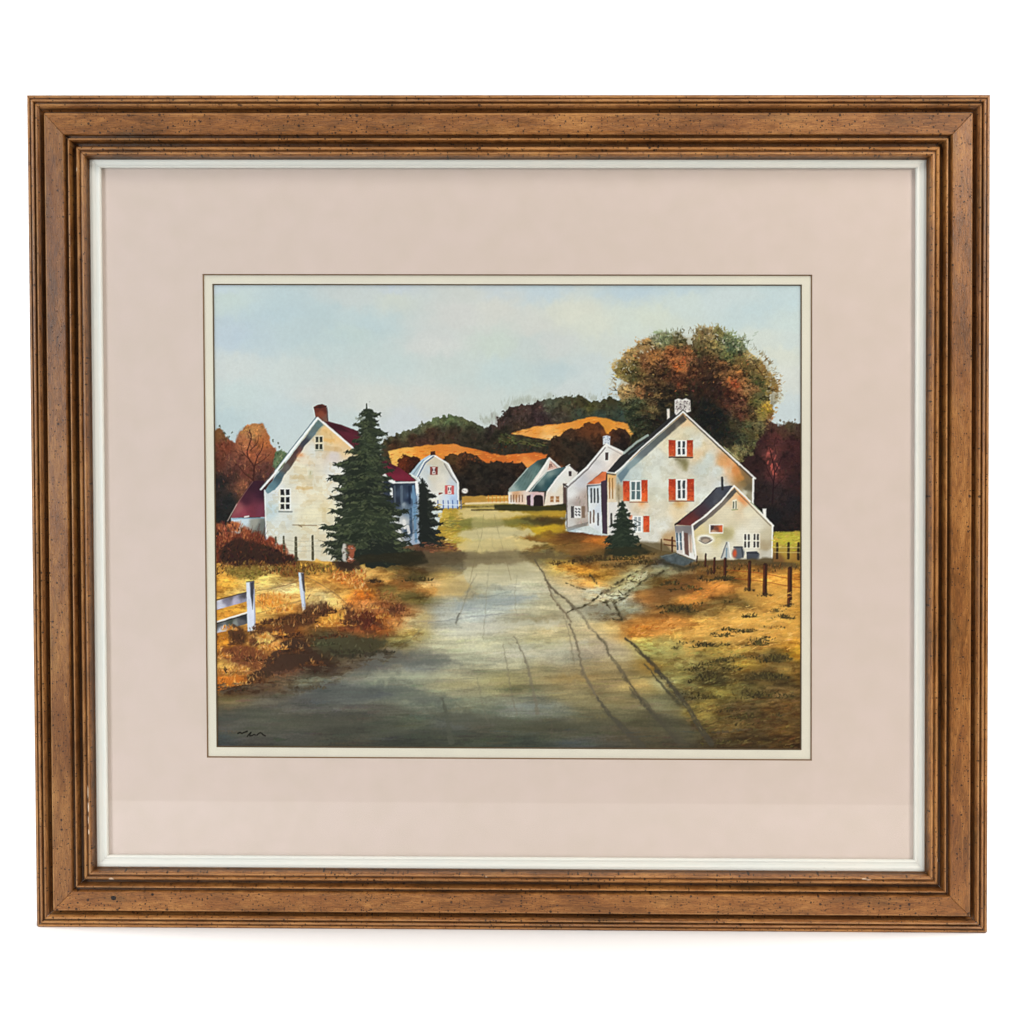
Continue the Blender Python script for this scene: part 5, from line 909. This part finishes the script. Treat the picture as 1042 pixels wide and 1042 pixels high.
# ---- moulding profile: (distance from the outer edge in photo pixels, height in mm)
PROF = [(0,0),(0,18.6),(.3,19.4),(1.2,20),(2.8,20.1),(3.3,19.2),(3.9,19.2),(4.6,20.5),(5.8,20.9),(6.9,20.2),(7.3,18.2),(8.3,18.0),(8.8,20.0),(9.7,20.9),(11,20.2),(12.6,18.4),(14.2,16.6),(15.5,14.4),(16.9,14.4),(17.5,17.5),(18.0,20.2),
        (19.0,20.9),(24,21.4),(30,22.0),(36,22.5),(38.6,22.6),(39.3,21.6),(39.8,17.8),(41.8,17.4),(42.5,20.0),(43.0,20.9),(44.3,20.9),(44.9,19.6),(45.3,14.6),(46.2,12.8),(48.7,12.6),(49.6,15.5),(50.4,17.4),(51.8,18.2),(53.4,17.9),(54.0,16.7),
        (54.7,16.7),(55.4,17.9),(57,18.1),(58.6,17.3),(59.4,14.8),(60.2,11.5),(61.0,9.5),(61.0,2.0)]
PROF = [(d*63/61, h) for d, h in PROF]
rr = random.Random(5)
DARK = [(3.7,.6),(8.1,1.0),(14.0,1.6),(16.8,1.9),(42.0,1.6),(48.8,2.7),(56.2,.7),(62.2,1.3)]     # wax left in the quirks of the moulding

def wood_material(name, seed, chips=(), holes=(), tone=1.0, warm=1.0, vertical=False):
    s = NT(name); uv = s.n('ShaderNodeUVMap', uv_map='UVMap').outputs[0]
    sep = s.n('ShaderNodeSeparateXYZ'); s.l(uv, sep.inputs[0]); U, V = sep.outputs[0], sep.outputs[1]   # U metres along, V photo pixels across
    off = s.mapv(uv, (1, .00078, 1), (seed*3.7, seed*1.3, 0))
    big = s.noise(s.mapv(off, (6, 16, 1)), 1.0, 3, .6)
    mid = s.noise(s.mapv(off, (34, 170, 1)), 1.0, 4, .65, .6)
    fib = s.noise(s.mapv(off, (120, 1500, 1)), 1.0, 4, .7)
    pore = s.noise(s.mapv(off, (260, 2100, 1)), 1.0, 2, .6)
    grit = s.noise(s.mapv(off, (700, 900, 1)), 1.0, 3, .7)
    t, w = tone*.89, warm
    dk = srgb(98*t, 60*t, 27*t*w); md = srgb(158*t, 100*t, 48*t*w); lt = srgb(204*t, 142*t, 76*t*w)
    f = s.math('ADD', s.math('MULTIPLY', big, .45), s.math('ADD', s.math('MULTIPLY', mid, .4), s.math('MULTIPLY', fib, .5)))
    col = s.ramp(f, [(.53, dk), (.67, md), (.81, lt)])
    red = s.noise(s.mapv(off, (14, 60, 1)), 1.0, 2); col = s.mix(s.ramp(red, [(.5, 0.0), (.72, .4)]), col, srgb(142*t, 84*t, 42*t))
    gre = s.noise(s.mapv(off, (22, 90, 1), (5, 3, 0)), 1.0, 2); col = s.mix(s.ramp(gre, [(.54, 0.0), (.75, .35)]), col, srgb(124*t, 96*t, 56*t))
    col = s.mix(s.ramp(pore, [(.33, .6), (.42, 0.0)]), col, srgb(52, 30, 16))
    col = s.mix(s.ramp(grit, [(.33, .7), (.43, 0.0)]), col, srgb(70, 42, 22))
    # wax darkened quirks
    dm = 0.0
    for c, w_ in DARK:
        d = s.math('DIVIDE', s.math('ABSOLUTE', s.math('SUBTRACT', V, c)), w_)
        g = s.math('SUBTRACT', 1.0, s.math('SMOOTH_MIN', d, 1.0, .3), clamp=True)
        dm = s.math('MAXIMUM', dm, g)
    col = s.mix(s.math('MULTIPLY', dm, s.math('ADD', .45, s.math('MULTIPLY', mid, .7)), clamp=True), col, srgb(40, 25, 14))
    wm = 0.0       # bead highlights put into the colour along the crests, with rubbed-thin finish
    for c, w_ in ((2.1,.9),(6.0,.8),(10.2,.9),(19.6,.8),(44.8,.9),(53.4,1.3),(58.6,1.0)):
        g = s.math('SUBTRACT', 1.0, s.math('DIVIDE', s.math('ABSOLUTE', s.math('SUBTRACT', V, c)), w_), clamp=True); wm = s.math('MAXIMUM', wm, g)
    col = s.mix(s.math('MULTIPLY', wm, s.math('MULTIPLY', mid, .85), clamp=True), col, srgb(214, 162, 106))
    # fly-speck distressing: dark spots of several sizes
    spots = 0.0
    for sc_, r, thr, k in ((230, .15, .38 if not vertical else .16, 1), (120, .11, .30 if not vertical else .08, 2), (420, .19, .22 if not vertical else .2, 3)):
        vo = s.n('ShaderNodeTexVoronoi', voronoi_dimensions='2D'); s.l(s.mapv(off, (1, 1, 1), (k*1.7, k*2.3, 0)), vo.inputs['Vector']); vo.inputs['Scale'].default_value = sc_
        rc = s.n('ShaderNodeSeparateColor'); s.l(vo.outputs['Color'], rc.inputs[0])
        dist = s.math('ADD', vo.outputs['Distance'], s.math('MULTIPLY', s.math('SUBTRACT', grit, .5), .12))
        rad = s.math('MULTIPLY', r, s.math('ADD', .45, rc.outputs[1]))
        hit = s.math('MULTIPLY', s.math('LESS_THAN', rc.outputs[0], thr), s.math('MULTIPLY', s.math('SUBTRACT', rad, dist), 30, clamp=True))
        spots = s.math('MAXIMUM', spots, hit)
    dens = s.ramp(s.noise(s.mapv(off, (20, 40, 1), (2, 2, 0)), 1.0, 2), [(.3, .25), (.5, 1.0)])
    spots = s.math('MULTIPLY', spots, dens)
    col = s.mix(s.math('MULTIPLY', spots, .88), col, srgb(36, 20, 12))
    h = s.math('SUBTRACT', s.math('ADD', s.math('MULTIPLY', fib, .5), s.math('MULTIPLY', pore, .35)), s.math('MULTIPLY', spots, .9))
    def ell(u, v, ru, rv):
        a = s.math('DIVIDE', s.math('SUBTRACT', U, u), ru); b = s.math('DIVIDE', s.math('SUBTRACT', V, v), rv)
        return s.math('ADD', s.math('ADD', s.math('MULTIPLY', a, a), s.math('MULTIPLY', b, b)), s.math('MULTIPLY', s.math('SUBTRACT', grit, .5), 1.6))
    for u, v, ru, rv in holes:      # old worm holes
        g = s.math('SUBTRACT', 1.0, ell(u, v, ru, rv), clamp=True); g = s.math('MULTIPLY', g, 4, clamp=True)
        col = s.mix(g, col, srgb(24, 13, 9)); h = s.math('SUBTRACT', h, s.math('MULTIPLY', g, 2))
    for u, v, ru, rv in chips:      # bare gesso where the finish is knocked off
        g = s.math('MULTIPLY', s.math('SUBTRACT', 1.0, ell(u, v, ru, rv), clamp=True), 3, clamp=True)
        col = s.mix(g, col, srgb(232, 208, 180))
    rough = s.math('ADD', .27, s.math('MULTIPLY', mid, .16))
    s.bsdf(col, rough, s.bump(h, .7, .0006), spec=.36)
    return s.m

def rail(name, horizontal, sign, mat, corner_cut=False):
    """one mitred length of moulding"""
    n = 48; acr = HH if horizontal else HW
    KA = (KT if sign > 0 else KB) if horizontal else (KR if sign > 0 else KL)
    K0, K1 = (KL, KR) if horizontal else (KB, KT); half = HW if horizontal else HH
    verts, uvs, faces = [], [], []
    TS = [-1, -1+.0011]+[-1+.0022+(2-.0044)*q/(n-4) for q in range(n-3)]+[1-.0011, 1]
    nz = [[rr.uniform(-.10, .10) for _ in range(n+1)] for _ in PROF]
    for j, (d, h) in enumerate(PROF):
        L0 = half-d*K0-.02; L1 = half-d*K1-.02
        if corner_cut and d < .2: L0 -= 1.3; L1 -= (1.3 if horizontal else 0)
        elif corner_cut and d < 1: L0 -= .5; L1 -= (.5 if horizontal else 0)
        for i in range(n+1):
            t = TS[i]
            a = t*(L0 if t < 0 else L1); w = nz[j][i] if 0 < i < n else 0.0
            b = sign*(acr-d*KA-(w*.5 if 0 < d < 63 else 0)); y = -(h+(w if 0 < d < 63 else 0)-(.55 if i in (0, n) and h > 6 and d > 0 else 0))
            verts.append((a, y, b) if horizontal else (b, y, a)); uvs.append((a*MM, d))
    for j in range(len(PROF)-1):
        for i in range(n):
            q = (j*(n+1)+i, j*(n+1)+i+1, (j+1)*(n+1)+i+1, (j+1)*(n+1)+i)
            faces.append(q if (sign > 0) != horizontal else q[::-1])
    m = len(PROF)
    e0 = [j*(n+1) for j in range(m)]; e1 = [j*(n+1)+n for j in range(m)]
    faces.append(e0 if (sign > 0) == horizontal else e0[::-1]); faces.append(e1[::-1] if (sign > 0) == horizontal else e1)
    # back face
    b0, b1, b2, b3 = 0, n, (m-1)*(n+1)+n, (m-1)*(n+1)
    o = mesh_obj(name, verts, faces, mat, uvs, smooth=False)
    return o

px2 = lambda p: p
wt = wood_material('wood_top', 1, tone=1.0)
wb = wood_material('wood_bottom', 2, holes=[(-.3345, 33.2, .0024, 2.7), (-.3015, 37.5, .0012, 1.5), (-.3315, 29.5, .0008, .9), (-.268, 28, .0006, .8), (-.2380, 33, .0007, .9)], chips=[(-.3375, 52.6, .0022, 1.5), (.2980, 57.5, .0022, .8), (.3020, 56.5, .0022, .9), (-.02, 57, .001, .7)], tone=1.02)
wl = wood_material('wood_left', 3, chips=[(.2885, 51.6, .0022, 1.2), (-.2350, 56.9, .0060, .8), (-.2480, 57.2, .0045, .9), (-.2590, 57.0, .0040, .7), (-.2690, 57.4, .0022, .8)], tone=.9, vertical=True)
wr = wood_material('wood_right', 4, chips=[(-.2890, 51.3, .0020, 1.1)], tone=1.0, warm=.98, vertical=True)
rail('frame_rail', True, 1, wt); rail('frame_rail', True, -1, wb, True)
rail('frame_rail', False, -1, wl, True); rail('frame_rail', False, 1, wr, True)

# ---- painted liner between the wood and the glass
s = NT('liner_paint'); uv = s.n('ShaderNodeUVMap', uv_map='UVMap').outputs[0]
n1 = s.noise(s.mapv(uv, (60, 900, 1)), 1.0, 3); n2 = s.noise(s.mapv(uv, (9, 9, 1)), 1.0, 2)
col = s.mix(s.ramp(n1, [(.35, 0.0), (.75, 1.0)]), srgb(222, 223, 214), srgb(230, 226, 216)); col = s.mix(s.ramp(n2, [(.4, 0.0), (.7, .4)]), col, srgb(213, 220, 216))
n3 = s.noise(s.mapv(uv, (400, 900, 1)), 1.0, 2); col = s.mix(s.ramp(n3, [(.22, .5), (.3, 0.0)]), col, srgb(150, 140, 122))
s.bsdf(col, .5, s.bump(n1, .3, .0004), .35); liner_m = s.m
LP = [(-.03,3),(-.03,9.2),(.06,9.9),(.28,9.9),(.49,9.1),(.68,8.9),(.86,9.3),(.96,8.9),(1.0,7.6),(.995,4.9)]
LO = dict(l=-351.7, r=350.7, b=-300.6, t=298.2); LI = dict(l=-342.7, r=342.3, b=-291.2, t=291.7)
def edge_at(k, f): return LO[k]+(LI[k]-LO[k])*f
for horizontal, side in ((True, 't'), (True, 'b'), (False, 'l'), (False, 'r')):
    verts, uvs, faces = [], [], []; n = 12; sign = 1 if side in 'tr' else -1
    for j, (f, h) in enumerate(LP):
        a0, a1 = (edge_at('l', f), edge_at('r', f)) if horizontal else (edge_at('b', f), edge_at('t', f))
        for i in range(n+1):
            a = a0+.08+(a1-a0-.16)*i/n; b = edge_at(side, f)
            verts.append((a, -h, b) if horizontal else (b, -h, a)); uvs.append((a*MM+sign*.7+horizontal*3, f*.009))
    for j in range(len(LP)-1):
        for i in range(n):
            q = (j*(n+1)+i, j*(n+1)+i+1, (j+1)*(n+1)+i+1, (j+1)*(n+1)+i)
            faces.append(q if (sign > 0) != horizontal else q[::-1])
    mesh_obj('liner', verts, faces, liner_m, uvs)

# ---- mat boards, cut with a bevelled window
def board(name, out, opening, yf, yb, bev, mat, bevmat):
    """out/opening = (x0, x1, z0, z1) in mm; the window is cut with a slanting edge"""
    def ring(r, y): x0, x1, z0, z1 = r; return [(x0, y, z0), (x1, y, z0), (x1, y, z1), (x0, y, z1)]
    inner = (opening[0]+bev, opening[1]-bev, opening[2]+bev, opening[3]-bev)
    v = ring(out, yf)+ring(opening, yf)+ring(inner, yb)+ring(out, yb)
    f = []
    for k in range(4):
        l = (k+1) % 4
        f += [(k, l, 4+l, 4+k), (4+k, 4+l, 8+l, 8+k), (8+k, 8+l, 12+l, 12+k), (12+k, 12+l, l, k)]
    o = mesh_obj(name, v, f, mat); o.data.materials.append(bevmat)
    for i, p in enumerate(o.data.polygons):
        if i % 4 == 1: p.material_index = 1
    return o
def card(name, c1, c2, sc1=40, rough=.9):
    s = NT(name); g = s.n('ShaderNodeTexCoord').outputs['Object']
    a = s.noise(g, sc1, 3, .6); b = s.noise(g, 900, 3, .7); c = s.noise(g, 5, 2)
    col = s.mix(s.ramp(a, [(.35, 0.0), (.68, 1.0)]), c1, c2); col = s.mix(s.math('MULTIPLY', b, .10), col, srgb(150, 136, 124))
    s.bsdf(col, rough, s.bump(b, .25, .0003), .2); return s.m
def plain(name, col, rough=.8, spec=.2):
    s = NT(name); g = s.n('ShaderNodeTexCoord').outputs['Object']; a = s.noise(g, 120, 2)
    s.bsdf(s.mix(s.ramp(a, [(.4, 0.0), (.7, .3)]), col, tuple(c*.8 for c in col[:3])+(1,)), rough, None, spec); return s.m
mat_pink = card('mat_pink_beige', srgb(217, 199, 191), srgb(213, 196, 186))
mat_cream = card('mat_cream', srgb(228, 222, 206), srgb(224, 218, 203), 25)
core_gold = plain('bevel_tan', srgb(128, 100, 74)); core_dark = plain('bevel_dark', srgb(96, 78, 56))
board('mat_board', (-349, 349, -299, 299), (-258.1, 256.3, -207.8, 203.0), -4.6, -3.1, .95, mat_pink, core_gold)['label'] = 'pinkish beige mat board with a tan bevelled window'
board('inner_mat', (-349, 349, -299, 299), (-250.2, 247.9, -199.2, 194.9), -2.9, -1.3, .95, mat_cream, core_dark)['label'] = 'narrow cream inner mat around the painting'

# ---- glass
s = NT('picture_glass')
tr = s.n('ShaderNodeBsdfTransparent'); tr.inputs[0].default_value = (.985, .99, .985, 1)
gl = s.n('ShaderNodeBsdfGlossy'); gl.inputs['Roughness'].default_value = .02; gl.inputs['Color'].default_value = (1, 1, 1, 1)
ge = s.n('ShaderNodeNewGeometry'); vd = s.n('ShaderNodeVectorMath', operation='DOT_PRODUCT'); s.l(ge.outputs['Normal'], vd.inputs[0]); s.l(ge.outputs['Incoming'], vd.inputs[1])
schl = s.math('ADD', .019, s.math('MULTIPLY', .9, s.math('POWER', s.math('SUBTRACT', 1.0, s.math('ABSOLUTE', vd.outputs['Value']), clamp=True), 5.0)))
mx = s.n('ShaderNodeMixShader'); s.l(schl, mx.inputs[0]); s.l(tr.outputs[0], mx.inputs[1]); s.l(gl.outputs[0], mx.inputs[2]); s.l(mx.outputs[0], s.out.inputs['Surface'])
gx, gz = 347, 297
mesh_obj('glass_pane', [(x, y, z) for y in (-6.9, -4.9) for x, z in ((-gx, -gz), (gx, -gz), (gx, gz), (-gx, gz))],
         [(0, 1, 2, 3), (7, 6, 5, 4), (0, 4, 5, 1), (1, 5, 6, 2), (2, 6, 7, 3), (3, 7, 4, 0)], s.m)

# ---- backing board
mesh_obj('backing_board', [(x, y, z) for y in (-.9, 1.5) for x, z in ((-349, -299), (349, -299), (349, 299), (-349, 299))],
         [(0, 1, 2, 3), (7, 6, 5, 4), (0, 4, 5, 1), (1, 5, 6, 2), (2, 6, 7, 3), (3, 7, 4, 0)], card('kraft_backing', srgb(150, 116, 80), srgb(140, 106, 70)))

# ---- the watercolour: a fine sheet whose points carry the pigment
NX, NZ = 1190, 940
SX0, SX1, SZ0, SZ1 = -252.0, 250.0, -201.0, 196.0
CORN = [(214.302, 287.704), (818.195, 288.435), (817.814, 765.149), (218.594, 762.168)]   # where the sheet's corners (TL, TR, BR, BL) lie on the painter's canvas
Amat, bvec = [], []
for (u, v), (X, Y) in zip(((0, 0), (1, 0), (1, 1), (0, 1)), CORN):
    Amat.append([u, v, 1, 0, 0, 0, -X*u, -X*v]); bvec.append(X); Amat.append([0, 0, 0, u, v, 1, -Y*u, -Y*v]); bvec.append(Y)
hm = np.linalg.solve(np.array(Amat), np.array(bvec))
uu, vv = np.meshgrid(np.linspace(0, 1, NX), np.linspace(0, 1, NZ))
dn = hm[6]*uu+hm[7]*vv+1; cx_ = (hm[0]*uu+hm[1]*vv+hm[2])/dn; cy_ = (hm[3]*uu+hm[4]*vv+hm[5])/dn
fx_ = np.clip((cx_-PX0)*PS, 0, PW-1.001); fy_ = np.clip((cy_-PY0)*PS, 0, PH-1.001)
xi_ = fx_.astype(int); yi_ = fy_.astype(int); fx_ = (fx_-xi_)[..., None]; fy_ = (fy_-yi_)[..., None]
colr = (cv[yi_, xi_]*(1-fx_)+cv[yi_, xi_+1]*fx_)*(1-fy_)+(cv[yi_+1, xi_]*(1-fx_)+cv[yi_+1, xi_+1]*fx_)*fy_
lin = np.where(colr <= .04045, colr/12.92, ((colr+.055)/1.055)**2.4).astype(np.float32)
lxx = SX0+(SX1-SX0)*uu; lzz = SZ1+(SZ0-SZ1)*vv
co = np.stack([(lxx+RACK*lzz)*MM, np.full_like(lxx, -1.1*MM), lzz*MM+BASE], -1).astype(np.float32).reshape(-1)
idx = np.arange(NX*NZ).reshape(NZ, NX)
quads = np.stack([idx[1:, :-1], idx[1:, 1:], idx[:-1, 1:], idx[:-1, :-1]], -1).reshape(-1, 4).astype(np.int32)
me = bpy.data.meshes.new('watercolour_painting'); nq = len(quads)
me.vertices.add(NX*NZ); me.vertices.foreach_set('co', co)
me.loops.add(nq*4); me.loops.foreach_set('vertex_index', quads.reshape(-1))
me.polygons.add(nq); me.polygons.foreach_set('loop_start', np.arange(0, nq*4, 4, dtype=np.int32))
try: me.polygons.foreach_set('loop_total', np.full(nq, 4, np.int32))
except Exception: pass
me.update(calc_edges=True)
ca = me.color_attributes.new('pigment', 'FLOAT_COLOR', 'POINT')
ca.data.foreach_set('color', np.concatenate([lin.reshape(-1, 3), np.ones((NX*NZ, 1), np.float32)], 1).reshape(-1))
s = NT('watercolour_on_paper'); at = s.n('ShaderNodeAttribute', attribute_name='pigment')
g = s.n('ShaderNodeTexCoord').outputs['Object']; pn = s.noise(g, 1400, 3, .6)
hs = s.n('ShaderNodeHueSaturation'); hs.inputs['Value'].default_value = 1.0; hs.inputs['Saturation'].default_value = 1.0; s.l(at.outputs['Color'], hs.inputs['Color'])
s.bsdf(hs.outputs[0], .85, s.bump(pn, .25, .0002), .1)
me.materials.append(s.m)
po = bpy.data.objects.new('watercolour_painting', me); sc.collection.objects.link(po); po.parent = root
po['label'] = 'autumn village watercolour: white houses, a dark spruce and a dirt road'

# ---- white paper sweep it stands on
s = NT('white_sweep'); g = s.n('ShaderNodeTexCoord').outputs['Object']; a = s.noise(g, 3, 2)
s.bsdf(s.mix(a, (.91, .91, .91, 1), (.93, .93, .93, 1)), .9, None, .1)
bm = bmesh.new(); prof = [(-.50, 0.0), (-.2, 0.0), (.1, 0.0), (.30, 0.0)]
for k in range(1, 17):
    a_ = PI/2*k/16; prof.append((.30+.30*math.sin(a_), .30-.30*math.cos(a_)))
prof += [(.60, 1.0), (.60, 1.9)]
rows = [[bm.verts.new((x, y, z)) for x in (-1.6, -.8, 0, .8, 1.6)] for y, z in prof]
for i in range(len(rows)-1):
    for j in range(4): bm.faces.new((rows[i][j], rows[i][j+1], rows[i+1][j+1], rows[i+1][j]))
me = bpy.data.meshes.new('backdrop'); bm.to_mesh(me); bm.free(); me.materials.append(s.m)
for p in me.polygons: p.use_smooth = True
bo = bpy.data.objects.new('backdrop', me); sc.collection.objects.link(bo); bo['kind'] = 'structure'

# ---- studio lamps
def area(name, loc, aim, size, power, col):
    L = bpy.data.lights.new(name, 'AREA'); L.shape = 'RECTANGLE'; L.size, L.size_y = size; L.energy = power; L.color = col
    o = bpy.data.objects.new(name, L); sc.collection.objects.link(o); o.location = loc
    o.rotation_euler = (Vector(aim)-Vector(loc)).to_track_quat('-Z', 'Y').to_euler(); return o
area('key_lamp', (1.13, -1.0, .98), (.0, 0, .38), (.42, .7), 15.6, (1.0, .945, .87))
area('fill_lamp', (-1.16, -1.0, .52), (0, 0, .33), (.42, .8), 11.8, (.90, .955, 1.0))
area('overhead_lamp', (0, -.9, 1.85), (0, -.05, .1), (1.6, .5), 14.5, (1.0, .97, .94))
area('backdrop_lamp', (-1.35, .12, .95), (.2, .6, .35), (.3, 1.0), 12, (1, 1, 1))
area('backdrop_lamp', (1.35, .12, .95), (-.2, .6, .35), (.3, 1.0), 12, (1, 1, 1))
w = bpy.data.worlds.new('World'); sc.world = w; w.use_nodes = True
w.node_tree.nodes['Background'].inputs[0].default_value = (.95, .97, 1, 1); w.node_tree.nodes['Background'].inputs[1].default_value = .06

# ---- camera
cam = bpy.data.cameras.new('camera'); cam.sensor_width = 36; cam.lens = 36*1600/1042; cam.clip_start = .02; cam.clip_end = 50
co_ = bpy.data.objects.new('camera', cam); sc.collection.objects.link(co_); sc.camera = co_
ax = [[0.9999152, 0.0127384, 0.0027201], [-0.0030535, 0.0262277, 0.9996513], [0.0126626, -0.9995748, 0.0262644]]
M = Matrix.Identity(4)
for j in range(3):
    for i in range(3): M[i][j] = ax[j][i]
M.translation = (0.0196505, -1.3355283, 0.0374021+BASE)
co_.matrix_world = M
sc.view_settings.view_transform = 'Standard'; sc.view_settings.look = 'None'; sc.view_settings.exposure = 0; sc.view_settings.gamma = 1; sc.view_settings.use_curve_mapping = False
sc.cycles.max_bounces = 8; sc.cycles.transparent_max_bounces = 12
